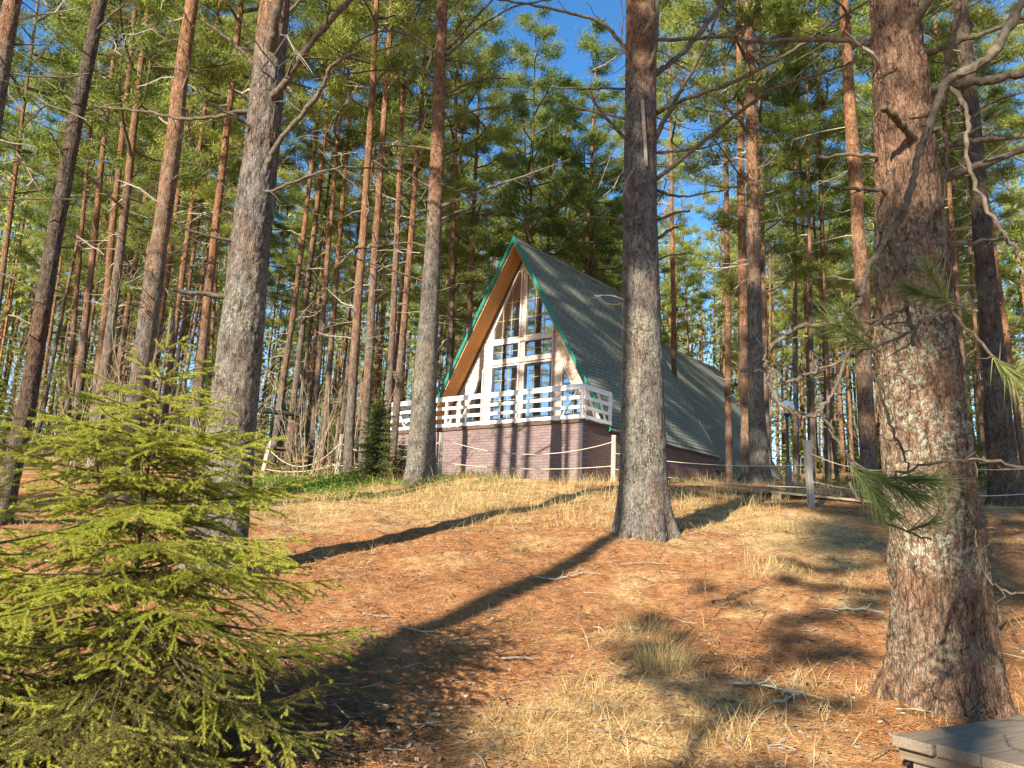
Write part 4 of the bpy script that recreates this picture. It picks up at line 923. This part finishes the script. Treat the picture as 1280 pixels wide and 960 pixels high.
    # windows and doors
    def window(nm, poly, fw_=.05, mat='trimwood', bars=(), inner=None, hinge=False):
        P = np.array(poly, float); P[:, 0] += XC; n = len(P)
        area = sum(P[i][0] * P[(i + 1) % n][1] - P[(i + 1) % n][0] * P[i][1] for i in range(n))
        if area < 0: P = P[::-1]
        def inset(P, w):
            out = []
            for i in range(n):
                a, b, c = P[i - 1], P[i], P[(i + 1) % n]; e1 = (b - a) / np.linalg.norm(b - a); e2 = (c - b) / np.linalg.norm(c - b); n1 = np.array([-e1[1], e1[0]]); n2 = np.array([-e2[1], e2[0]])
                Mx = np.array([n1, n2]); out.append(np.linalg.solve(Mx, [n1 @ a + w, n2 @ b + w]))
            return np.array(out)
        def ring(P, Q, y0, y1, mt, name, parent):
            m = MB()
            for i in range(n):
                j = (i + 1) % n; q = [P[i], P[j], Q[j], Q[i]]; m.hexa(np.array([(a, y0, b) for a, b in q] + [(a, y1, b) for a, b in q]))
            return m.build(name, MT[mt], parent)
        out = inset(P, -fw_); w = ring(out, P, GY - .085, GY - .0235, mat, nm, e)
        Q = P
        if inner: Q = inset(P, inner); ring(P, Q, GY - .065, GY - .0245, 'dark', 'frame', w)
        m = MB(); yy = GY - .032; m.prism([(a, yy, b) for a, b in Q], (0, .006, 0)); m.build('pane', MT['glass'], w)
        if bars:
            m = MB(); lo, hi = Q.min(0), Q.max(0)
            def clipspan(axis, v):
                xs = []
                for i in range(n):
                    a, b = Q[i], Q[(i + 1) % n]
                    if (a[axis] - v) * (b[axis] - v) < 0: xs.append(a[1 - axis] + (b[1 - axis] - a[1 - axis]) * (v - a[axis]) / (b[axis] - a[axis]))
                return (min(xs), max(xs)) if len(xs) >= 2 else None
            for ax_, f in bars:
                v = lo[ax_] + (hi[ax_] - lo[ax_]) * f; s_ = clipspan(ax_, v)
                if s_:
                    if ax_ == 0: m.box((v - .007, yy - .014, s_[0]), (v + .007, yy - .002, s_[1]))
                    else: m.box((s_[0], yy - .0135, v - .007), (s_[1], yy - .0025, v + .007))
            m.build('glazing_bar', MT['brass'], w)
        if hinge:
            m = MB(); hx = Q[:, 0].max() - .06 if hinge > 0 else Q[:, 0].min() + .06; hx = hx + (.1 if hinge > 0 else -.1); m.box((hx - .02, GY - .125, HBASE + 1.0), (hx + .02, GY - .066, HBASE + 1.2)); m.build('handle', MT['black'], w)
    vb = ((0, .33), (0, .66), (1, .28), (1, .55))
    for sg in (-1, 1):
        f = lambda pts: [(sg * x, z) for x, z in pts]
        window('window', f([(.14, 5.18), (1.27, 5.18), (1.27, 5.55), (.27, 7.5), (.14, 7.5)]), bars=vb)
        window('window', f([(.14, 4.44), (1.27, 4.44), (1.27, 4.97), (.14, 4.97)]), bars=((0, .33), (0, .66), (1, .5)), inner=.03)
        window('door', f([(.14, HBASE + .04), (1.27, HBASE + .04), (1.27, 4.18), (.14, 4.18)]), bars=((0, .33), (0, .66), (1, .18), (1, .5), (1, .82)), inner=.075, hinge=sg)
        window('window', f([(1.72, HBASE + .1), (2.86, HBASE + .1), (1.72, 4.0)]), bars=((0, .4), (1, .35)))
    m = MB()
    for z in (5.07, 4.33): m.box((XC - 1.3, GY - .075, z - .055), (XC + 1.3, GY - .0225, z + .055))
    m.build('transom_trim', MT['trimwood'], e)
    # railing
    rl = MB(); H0 = HBASE
    corners = [(-.0, 1.5), (0, 0), (-HWID, 0), (-HWID, 1.5)]
    m = MB()
    for a, b in zip(corners[:-1], corners[1:]):
        ax_, ay = a; bx, by = b; m.beam((ax_, ay, H0 + .985), (bx, by, H0 + .985), .11, .045)
    rail = m.build('railing', MT['white'], e)
    for a, b in zip(corners[:-1], corners[1:]):
        d = np.array([b[0] - a[0], b[1] - a[1], 0.]); L = np.linalg.norm(d); d /= L; o = np.array([d[1], -d[0], 0]) * .05
        o = o if (a[0] + b[0]) / 2 + o[0] * 20 > XC and abs(d[1]) > .5 and a[0] == 0 else o
        outw = np.array([0, -.055, 0]) if abs(d[0]) > .5 else np.array([.055 if a[0] == 0 else -.055, 0, 0])
        for z in (.90, .62, .34, .07):
            m = MB(); e1 = d * .055 if abs(d[0]) > .5 else d * -.0; m.beam(np.array([*a, H0 + z]) + outw - e1, np.array([*b, H0 + z]) + outw + e1, .028, .098); m.build('rail', MT['white'], rail)
        k = int(round(L / 2.6)) or 1
        for i in range(k + 1):
            if (i == 0 and a != corners[0]) or (k == 3 and i == 1): continue
            p = np.array(a) + d[:2] * L * i / k; m = MB(); m.box((p[0] - .04, p[1] - .04, H0 - .0), (p[0] + .04, p[1] + .04, H0 + .96)); m.build('post', MT['white'], rail)
    for x0, y0, x1, y1 in ((-.75, .03, -.12, .03), (.005, .75, .005, .12), (-HWID + .75, .03, -HWID + .12, .03), (-HWID, .8, -HWID, .1), (-.0, 1.3, -.0, .75)):
        m = MB(); m.beam((x0, y0, H0 + .03), (x1, y1, H0 + .96), .03, .07, (0, 1, 0) if x0 != x1 else (1, 0, 0)); m.build('brace', MT['white'], rail)
    return e
house = build_house()
h2 = copy_tree(house)
for ch in list(h2.children):
    if ch.name.startswith('rake_trim'): bpy.data.objects.remove(ch); continue
    if ch.name.startswith('railing'):
        for g in list(ch.children): bpy.data.objects.remove(g)
        bpy.data.objects.remove(ch)
h2['label'] = 'second shingled A-frame roof partly hidden behind the house with the railing'
tgt = UP(897, 462, 44.); loc = tgt - HX * XC - HY * (HS + HLEN) - np.array([0, 0, HAP]); h2.location = loc

# ------------------------------------------------------------------ rope fence
def post(P, h, lean=(0, 0), lab=''):
    e = None; m = MB(); w_ = .048; t = np.array([lean[0], lean[1], h]); c = []
    for k, f in ((0, -.25), (1, 1.)):
        for i, j in ((-1, -1), (1, -1), (1, 1), (-1, 1)): c.append(np.array([i * w_, j * w_, 0]) + t * f)
    m.hexa(np.array(c)); o = m.build('fence_post', MT['post'], bevel=.008); o.location = P; o.rotation_euler = (0, 0, rng.uniform(-.4, .4))
    tag(o, lab, 'fence post', 'posts of the rope fence'); return P + np.array([*lean, h])
FP = []
for px, d, h, ln, lab in ((325, 20, 1.15, (.14, 0), 'leaning weathered post next to the lichen-grey pine'), (419, 20, 1.18, (.06, 0), 'grey rope post beside the leafless tan shrub'), (549, 19.6, 1.15, (-.03, 0), 'grey rope post close beside the dark-footed pine by the brick base'),
                          (766, 19.8, 1.2, (0, 0), 'grey rope post at the brick corner beside the crest pine'), (1013, 13.2, 1.12, (-.04, 0), 'tallest pale rope post, standing at the edge of the low boardwalk'), (1165, 11.8, 1.1, (0, 0), 'rope post hidden behind the massive near trunk'), (1345, 14, 1.1, (0, 0), 'rope post outside the view, past the dark grey pine')):
    P = at_ground(px, d, 605); FP.append((P, post(P, h, ln, lab)))
FP[4] = (FP[4][0], FP[4][1])
def rope(i, f, sag, lab, th=.013):
    A = FP[i][0] + (FP[i][1] - FP[i][0]) * f; B = FP[i + 1][0] + (FP[i + 1][1] - FP[i + 1][0]) * f; t = np.linspace(0, 1, 28)
    P = A + (B - A) * t[:, None]; P[:, 2] -= sag * 4 * t * (1 - t); m = MB(); m.tube(P, th, 6); o = m.build('rope', MT['rope'], smooth=True); tag(o, lab, 'rope', 'ropes of the fence')
for i, f, sag, lab in ((0, .82, .55, 'deeply sagging rope in front of the leafless tan shrub'), (0, .35, .14, 'low rope beneath the sagging one at the tan shrub'), (1, .8, .35, 'upper rope passing the small dark spruce'), (1, .32, .12, 'lower rope passing the small dark spruce'),
                       (2, .86, .36, 'upper pale rope sagging in front of the brick base'), (2, .34, .12, 'lower pale rope in front of the brick base'), (3, .62, .12, 'upper thin rope from the brick corner to the tallest post'), (3, .28, .08, 'lower thin rope from the brick corner to the tallest post'),
                       (4, .82, .20, 'pale slanting rope running from the tallest post behind the massive trunk'), (4, .38, .06, 'lower rope running from the tallest post behind the massive trunk'), (5, .8, .12, 'upper rope past the dark grey pine'), (5, .4, .1, 'lower rope past the dark grey pine')):
    rope(i, f, sag, lab, .010 if i < 3 else .007)

# ------------------------------------------------------------------ boardwalks
def boardwalk(A, B, width, nb, thick, label, mat, zoff, joist=True, name='boardwalk', side=1, bevel=.006, pieces=1):
    """planks running from A to B, widening to one side; A,B top surface points"""
    A = np.asarray(A, float); B = np.asarray(B, float); d = B - A; L = np.linalg.norm(d); yaw = math.atan2(d[1], d[0]); pit = math.asin(d[2] / L)
    e = empty(name, A, label, 'boardwalk', None); e.rotation_euler = (0, -pit, yaw)
    for k in range(nb):
        w_ = width / nb
        m = MB(); j = rng.uniform(-.015, .015) if nb > 1 else 0
        m.box((j, side * k * w_ + .004, -thick), (L + j, side * (k + 1) * w_ - side * .008 + .004, rng.uniform(-.004, .0))); m.build('plank', MT[mat], e, bevel=bevel)
    if joist:
        n = max(2, int(L / 1.5) + 1)
        for i in range(n):
            x = .12 + (L - .3) * i / (n - 1); m = MB(); m.box((x - .09, min(0, side * width) + .03, -thick - .17), (x + .09, max(0, side * width) - .03, -thick - .002)); m.build('sleeper', MT['brownwood' if mat != 'planklit' else 'planklit'], e)
    return e
A = UP(1116, 917, 4.05); B = UP(1283, 892, 4.72); B = A + (B - A) / np.linalg.norm(B - A) * 3.2
e_ = boardwalk(A, B, 1.05, 5, .055, 'grey weathered boardwalk end at the massive trunk, close to the viewer', 'plank', 0, False, side=-1)
L_ = np.linalg.norm(B - A)
m = MB(); m.box((.04, -1.05, -.115), (.07, .0, -.057)); m.build('end_board', MT['plank_end'], e_, bevel=.006)
for yy in (-.10, -.52, -.95):
    m = MB(); m.box((.073, yy - .05, -.19), (L_ - .05, yy + .05, -.058)); m.build('beam', MT['plank'], e_, bevel=.006)
def low(px, d, dz, py=610): P = at_ground(px, d, py); P[2] += dz; return P
A = UP(962, 613, 14.6); B = UP(1106, 627, 13.6); boardwalk(A, B + (B - A) * .35, .75, 4, .045, 'low boardwalk with pale planks behind the tallest rope post', 'planklit', 0, side=1)
A2 = UP(800, 608, 17.0); B2 = UP(961, 613.5, 14.62); boardwalk(A2, B2, .75, 4, .045, 'shaded low boardwalk running past the crest pine to the house', 'plank', 0, side=1)
A3 = UP(1155, 629, 13.3); B3 = UP(1330, 636, 13.0); boardwalk(A3, B3, .75, 4, .045, 'dark low boardwalk beyond the massive trunk, at the foot of the dark grey pine', 'plank', 0, side=1)

# ------------------------------------------------------------------ lamp
P = at_ground(986, 17.5, 612); top = UP(985, 505, 17.5); hL = top[2] - P[2]
e = empty('garden_lamp', P, 'unlit globe lamp on a black pole beside the low boardwalk', 'lamp')
m = MB(); m.box((-.06, -.06, -.2), (.06, .06, .62)); m.build('base', MT['lampbase'], e, bevel=.01)
m = MB(); z = np.array([.621, hL - .27]); m.tube(np.stack([0 * z, 0 * z, z], -1), .034, 14); m.build('pole', MT['black'], e, smooth=False)
m = MB(); m.tube(np.array([[0, 0, hL - .30], [0, 0, hL - .23], [0, 0, hL - .225]]), [.05, .08, .02], 16); m.build('collar', MT['black'], e)
m = MB(); ph = np.linspace(0, math.pi, 20); m.tube(np.stack([0 * ph, 0 * ph, hL - .08 - .165 * np.cos(ph)], -1), .004 + .165 * np.sin(ph), 28); m.build('globe', MT['globe'], e, smooth=True)

# ------------------------------------------------------------------ shelter and board on the left
P = at_ground(330, 23.5, 585); t0 = UP(345, 515, 23.5); hS = t0[2] - P[2]
e = empty('picnic_shelter', P, 'small dark open shelter with a flat felt roof and table beneath', 'shelter', None, .25)
m = MB(); m.hexa(np.array([(-1.1, -.9, hS - .10), (.95, -.9, hS - .16), (.95, .9, hS + .02), (-1.1, .9, hS + .08), (-1.1, -.9, hS - .02), (.95, -.9, hS - .08), (.95, .9, hS + .10), (-1.1, .9, hS + .16)])); m.build('roof', MT['darkroof'], e)
for x in (-.9, .72):
    for y in (-.65, .65): m = MB(); m.box((x - .05, y - .05, -.2), (x + .05, y + .05, hS - .14 + (.12 if y > 0 else 0))); m.build('post', MT['brownwood'], e)
m = MB(); m.box((-.8, -.35, .70), (.62, .35, .75)); tb = m.build('tabletop', MT['brownwood'], e)
for x in (-.6, .45): m = MB(); m.box((x - .04, -.25, -.1), (x + .04, .25, .698)); m.build('leg', MT['brownwood'], e)
P = at_ground(318, 21, 588); m = MB(); m.box((-.55, -.22, -.02), (.75, .2, .06)); o = m.build('concrete_slab', MT['post'], bevel=.01); o.location = P + np.array([0, 0, .06]); o.rotation_euler = (.06, .02, .2); tag(o, 'pale grey slab lying on the ground below the open shelter', 'slab')
P = at_ground(392, 22, 590); m = MB(); m.box((-1.0, -.14, -.05), (1.0, .14, .16)); o = m.build('timber_beam', MT['brownwood'], bevel=.012); o.location = P; o.rotation_euler = (0, 0, .1); tag(o, 'brown timber lying behind the leafless tan shrub', 'timber')

# ------------------------------------------------------------------ forest floor cover
def scatter(n, r0, r1, az=40, pw=0.0):
    a = np.radians(rng.uniform(-az, az, n)); u = rng.random(n); r = r0 * (r1 / r0) ** (u ** (1 + pw)); return r * np.sin(a), r * np.cos(a)
def stuff_needles():
    mb = MB(); n = 210000; x, y = scatter(n, 3.2, 17); z = gz(x, y); a = rng.uniform(0, 6.28, n); tl = rng.normal(size=n) * .22
    D = np.stack([np.cos(a), np.sin(a), tl], -1); P = np.stack([x, y, z + .004 + .008 * rng.random(n)], -1)
    blades(mb, P, D, rng.uniform(.035, .075, n), .0022 + .00035 * y, 0); o = mb.build('needle_litter', MT['litter']); tag(o, 'orange carpet of fallen pine needles', 'needles', kind='stuff')
stuff_needles()
def stuff_leaves():
    mb = MB(); n = 9500; x, y = scatter(n, 3.3, 15); k = (vn(x, y, .9) + .5 * vn(x, y, 3) > .62); x, y = x[k], y[k]; n = len(x); z = gz(x, y) + .012
    a = rng.uniform(0, 6.28, n); s = rng.uniform(.010, .028, n); t1 = np.stack([np.cos(a), np.sin(a), rng.normal(size=n) * .3], -1) * s[:, None]; t2 = np.stack([-np.sin(a), np.cos(a), rng.normal(size=n) * .3], -1) * (s * rng.uniform(.4, .8, n))[:, None]; C = np.stack([x, y, z], -1)
    V = np.stack([C - t1, C + t2, C + t1, C - t2], 1).reshape(-1, 3); mb.add(V, np.arange(4 * n).reshape(n, 4)); o = mb.build('leaf_litter', MT['deadleaf']); tag(o, 'small dry leaves and bark flakes strewn on the needles', 'leaf litter', kind='stuff')
stuff_leaves()
def stuff_twigs():
    mb = MB(); n = 1500; x, y = scatter(n, 3.3, 16); z = gz(x, y)
    for i in range(n):
        a = rng.uniform(0, 6.28); l = rng.uniform(.06, .32); d = np.array([math.cos(a), math.sin(a), 0]); p = np.array([x[i], y[i], z[i] + .012]); q = np.array([p - d * l / 2, p + rng.normal(size=3) * l * .06 + [0, 0, .012], p + d * l / 2 + [0, 0, rng.uniform(0, .03)]]); mb.tube(q, rng.uniform(.0018, .0045), 3, int(rng.random() < .35), False)
    o = mb.build('twig_litter', [MT['dead'], MT['deadpale']]); tag(o, 'thin fallen twigs strewn over the needles', 'twig litter', kind='stuff')
stuff_twigs()
def stuff_grass():
    mb = MB(); n = 4200; x, y = scatter(n, 3.6, 20, 40, -.35); st, gr, so_ = zones(x, y); w_ = st + .8 * (vn(x, y, .8) - .5); k = w_ > .42 + .3 * rng.random(n)
    x, y, w_ = x[k], y[k], w_[k]; nb = (4 + 16 * np.clip(w_, 0, 1)).astype(int); idx = np.repeat(np.arange(len(x)), nb); N = len(idx); X = x[idx] + rng.normal(size=N) * .07; Y = y[idx] + rng.normal(size=N) * .07
    kk = clear_np(X, Y); X, Y, idx = X[kk], Y[kk], idx[kk]; N = len(X)
    ribbons(mb, np.stack([X, Y, gz(X, Y) - .01], -1), rng.uniform(0, 6.28, N), rng.uniform(.55, 1.55, N), rng.uniform(.10, .34, N), rng.uniform(.002, .004, N) + .0002 * Y, 0)
    # straw and needles caught round the trunk feet
    for bx, by, bd, br in ((806, 668, 10, .36), (272, 705, 8, .32), (527, 592, 17, .4), (1184, 852, 5.2, .42), (1258, 638, 13.5, .38), (948, 600, 18.5, .35)):
        B = UP(bx, by, bd); N = 330; a = rng.uniform(0, 6.28, N); rr = br + .28 * rng.random(N) ** 1.6 - .03; X = B[0] + rr * np.cos(a); Y = B[1] + rr * np.sin(a); k = clear_np(X, Y); X, Y = X[k], Y[k]; N = len(X)
        ribbons(mb, np.stack([X, Y, gz(X, Y) - .01], -1), rng.uniform(0, 6.28, N), rng.uniform(.4, 1.5, N), rng.uniform(.06, .2, N), rng.uniform(.0025, .004, N) + .00015 * Y, 0)
    # sparse green blades
    n = 600; x, y = scatter(n, 3.6, 18); st, gr, so_ = zones(x, y); k = gr + .7 * (vn(x, y, 1.3) - .5) > .3; x, y = x[k], y[k]; idx = np.repeat(np.arange(len(x)), 14); N = len(idx); X = x[idx] + rng.normal(size=N) * .05; Y = y[idx] + rng.normal(size=N) * .05
    ribbons(mb, np.stack([X, Y, gz(X, Y) - .01], -1), rng.uniform(0, 6.28, N), rng.uniform(.3, 1.4, N), rng.uniform(.05, .18, N), rng.uniform(.002, .004, N), 1)
    o = mb.build('dry_grass', [MT['grass'], MT['greengrass']]); tag(o, 'pale dry grass lying over the needle-covered bank', 'grass', kind='stuff')
def clear_np(x, y):
    hx = (x - HB[0]) * HX[0] + (y - HB[1]) * HX[1]; hy = (x - HB[0]) * HY[0] + (y - HB[1]) * HY[1]
    return ~((hx > -HWID - .05) & (hx < .05) & (hy > -.05) & (hy < 10))
stuff_grass()
def stuff_straw_fringe():
    """taller straw along the foot of the house and the fence"""
    mb = MB(); N = 9000; px = rng.uniform(300, 1110, N); d = rng.uniform(12.5, 22, N); X = np.array([(p - 640) / FPX * q for p, q in zip(px, d)]); Y = d; k = clear_np(X, Y) & (vn(X, Y, .7) > .38); X, Y = X[k], Y[k]; N = len(X)
    ribbons(mb, np.stack([X, Y, gz(X, Y) - .01], -1), rng.uniform(0, 6.28, N), rng.uniform(.2, 1.2, N), rng.uniform(.12, .5, N), rng.uniform(.005, .009, N), 0)
    o = mb.build('straw_grass', MT['grass']); tag(o, 'straw-coloured grass along the crest below the house', 'grass', kind='stuff')
stuff_straw_fringe()
def stuff_berry():
    mb = MB(); N = 26000; X = rng.normal(-4.8, 1.9, N); Y = rng.normal(17.2, 1.7, N); k = (vn(X, Y, .9) + .4 * vn(X, Y, 4) > .58); X, Y = X[k], Y[k]; N = len(X); Z = gz(X, Y) + rng.random(N) ** .7 * .22 * vn(X, Y, 1.5)
    a = rng.uniform(0, 6.28, N); s = rng.uniform(.014, .03, N); t1 = np.stack([np.cos(a), np.sin(a), rng.normal(size=N) * .5], -1) * s[:, None]; t2 = np.stack([-np.sin(a), np.cos(a), rng.normal(size=N) * .5], -1) * (s * .6)[:, None]; C = np.stack([X, Y, Z], -1)
    mb.add(np.stack([C - t1, C + t2, C + t1, C - t2], 1).reshape(-1, 3), np.arange(4 * N).reshape(N, 4)); o = mb.build('bilberry_groundcover', MT['berry']); tag(o, 'bright green low bilberry growth below the rope fence', 'ground cover', kind='stuff')
    mb = MB(); N = 30000; a = np.radians(rng.uniform(-42, 42, N)); r = rng.uniform(20, 48, N); X, Y = r * np.sin(a), r * np.cos(a); k = (vn(X, Y, .35) + .4 * vn(X, Y, 1.7) > .62) & clear_np(X, Y); X, Y = X[k], Y[k]; N = len(X); Z = gz(X, Y) + rng.random(N) * .3
    blades(mb, np.stack([X, Y, Z], -1), rng.normal(size=(N, 3)) + np.array([0, 0, .6]), rng.uniform(.1, .3, N), rng.uniform(.03, .07, N)); o = mb.build('undergrowth', MT['berry_dark']); tag(o, 'low dull green undergrowth between the forest pines', 'undergrowth', kind='stuff')
MT['berry_dark'] = leafmat('dull undergrowth leaves', (.05, .07, .02), (.13, .14, .04), (.26, .22, .10), .25)
stuff_berry()
def tussock(px, py, n, L, spr, lab, lean=(.35, 1.5), green=.06):
    P = ground_hit(px, py); mb = MB(); a = rng.uniform(0, 6.28, n); rr = spr * np.sqrt(rng.random(n)); X = P[0] + rr * np.cos(a); Y = P[1] + rr * np.sin(a)
    az = a + rng.normal(size=n) * .7; k = rng.random(n) < green
    for q, mt in ((~k, 0), (k, 1)):
        ribbons(mb, np.stack([X, Y, gz(X, Y) - .01], -1)[q], az[q], rng.uniform(*lean, q.sum()), rng.uniform(.35, 1.25, q.sum()) * L, rng.uniform(.0025, .0045, q.sum()), mt)
    base = np.array([P[0], P[1], g1(P[0], P[1])]); o = mb.build('grass_tussock', [MT['grass'], MT['greengrass']], origin=base); o.location = base; tag(o, lab, 'grass tussock')
tussock(828, 835, 560, .35, .2, 'largest straw-coloured tussock, in the middle of the sunlit bank')
tussock(745, 872, 220, .24, .25, 'loose flattened tussock nearest the viewer beside the largest one', (.6, 1.5))
tussock(800, 790, 180, .28, .2, 'tussock just uphill of the largest one')
tussock(660, 925, 200, .25, .3, 'flattened straw tussock at the lower edge', (.8, 1.55))
tussock(470, 815, 160, .2, .06, 'small star-shaped grey-green tussock in shade', (.6, 1.4), .5)
tussock(985, 665, 420, .42, .35, 'wispy pale tussock below the tallest rope post')
tussock(960, 715, 300, .3, .3, 'low pale tussock on the sunlit slope halfway to the rope post')
tussock(648, 690, 160, .1, .14, 'round mossy yellow-green patch beside the shadow streak', (.2, 1.3), .75)
def stalk(px, py, h, lab):
    P = ground_hit(px, py); base = np.array([P[0], P[1], g1(P[0], P[1])]); m = MB(); z = np.linspace(0, h, 8); l = rng.normal(size=2) * .06; m.tube(np.stack([l[0] * z, l[1] * z, z], -1), np.linspace(.003, .0015, 8), 5)
    for k in range(26):
        zz = h * rng.uniform(.35, 1); p = np.array([l[0] * zz, l[1] * zz, zz]); m.tube(np.array([p, p + np.array([*rng.normal(size=2) * .012, .018])]), [.004, .002], 4)
    o = m.build('dry_stalk', MT['stalk']); o.location = base; tag(o, lab, 'dry stalk')
MT['stalk'] = simple('brown dry flower stalk', (.24, .13, .085), .9, .3, 20, .2)
stalk(857, 792, .52, 'brown dry flower stalk behind the largest tussock'); stalk(882, 780, .60, 'tallest brown dry stalk beside the shadowed hollow'); stalk(944, 792, .42, 'slim pale stalk on the open slope'); stalk(722, 800, .36, 'bent thin stalk beside the long shadow')
def fallen(px, py, L, yaw, lab, mat='lichen', th=.011, n=9):
    P = ground_hit(px, py); base = np.array([P[0], P[1], g1(P[0], P[1]) + .02]); d = np.array([math.cos(yaw), math.sin(yaw), 0]); m = MB(); t = np.linspace(-.5, .5, 12); pts = d * (t * L)[:, None] + np.cumsum(rng.normal(size=(12, 3)) * .01, axis=0); pts[:, 2] = gz(base[0] + pts[:, 0], base[1] + pts[:, 1]) - base[2] + .03
    m.tube(pts, th * np.linspace(1, .5, 12) * rng.uniform(.8, 1.25, 12), 7)
    for _ in range(n):
        i = rng.integers(2, 11); dd = norm(d * rng.choice([-.2, 1]) + rng.normal(size=3) * .8); dd[2] = abs(dd[2]) * .5; l = rng.uniform(.06, .25) * min(1, L * 1.5); q = [pts[i]]
        for _ in range(3): dd = norm(dd + rng.normal(size=3) * .3); q.append(q[-1] + dd * l / 3)
        m.tube(np.array(q), np.linspace(th * .5, th * .25, 4), 5)
    o = m.build('fallen_branch', MT[mat], smooth=True); o.location = base; tag(o, lab, 'fallen branch')
fallen(955, 862, .45, .15, 'lichen-crusted branch in the shadowed hollow', n=14); fallen(985, 880, .35, .5, 'smaller lichen-crusted branch just below the other in the hollow', n=10)
fallen(700, 728, .55, .25, 'pale dead branch across the long shadow', 'deadpale', .009, 12); fallen(1072, 765, .4, .2, 'short grey branch on the needles beside the massive trunk', n=6); fallen(520, 792, .35, -.1, 'grey twig in the wide shadow near the small tussock', 'deadpale', .008, 6)
fallen(650, 830, .3, .1, 'straight bleached stick on the sunny needles', 'deadpale', .007, 1); fallen(800, 708, .5, .05, 'thin stick lying below the crest pine', 'deadpale', .006, 3); fallen(930, 745, .7, .35, 'dark stick half buried on the slope', 'dead', .009, 5)
def moss_mat(): pass
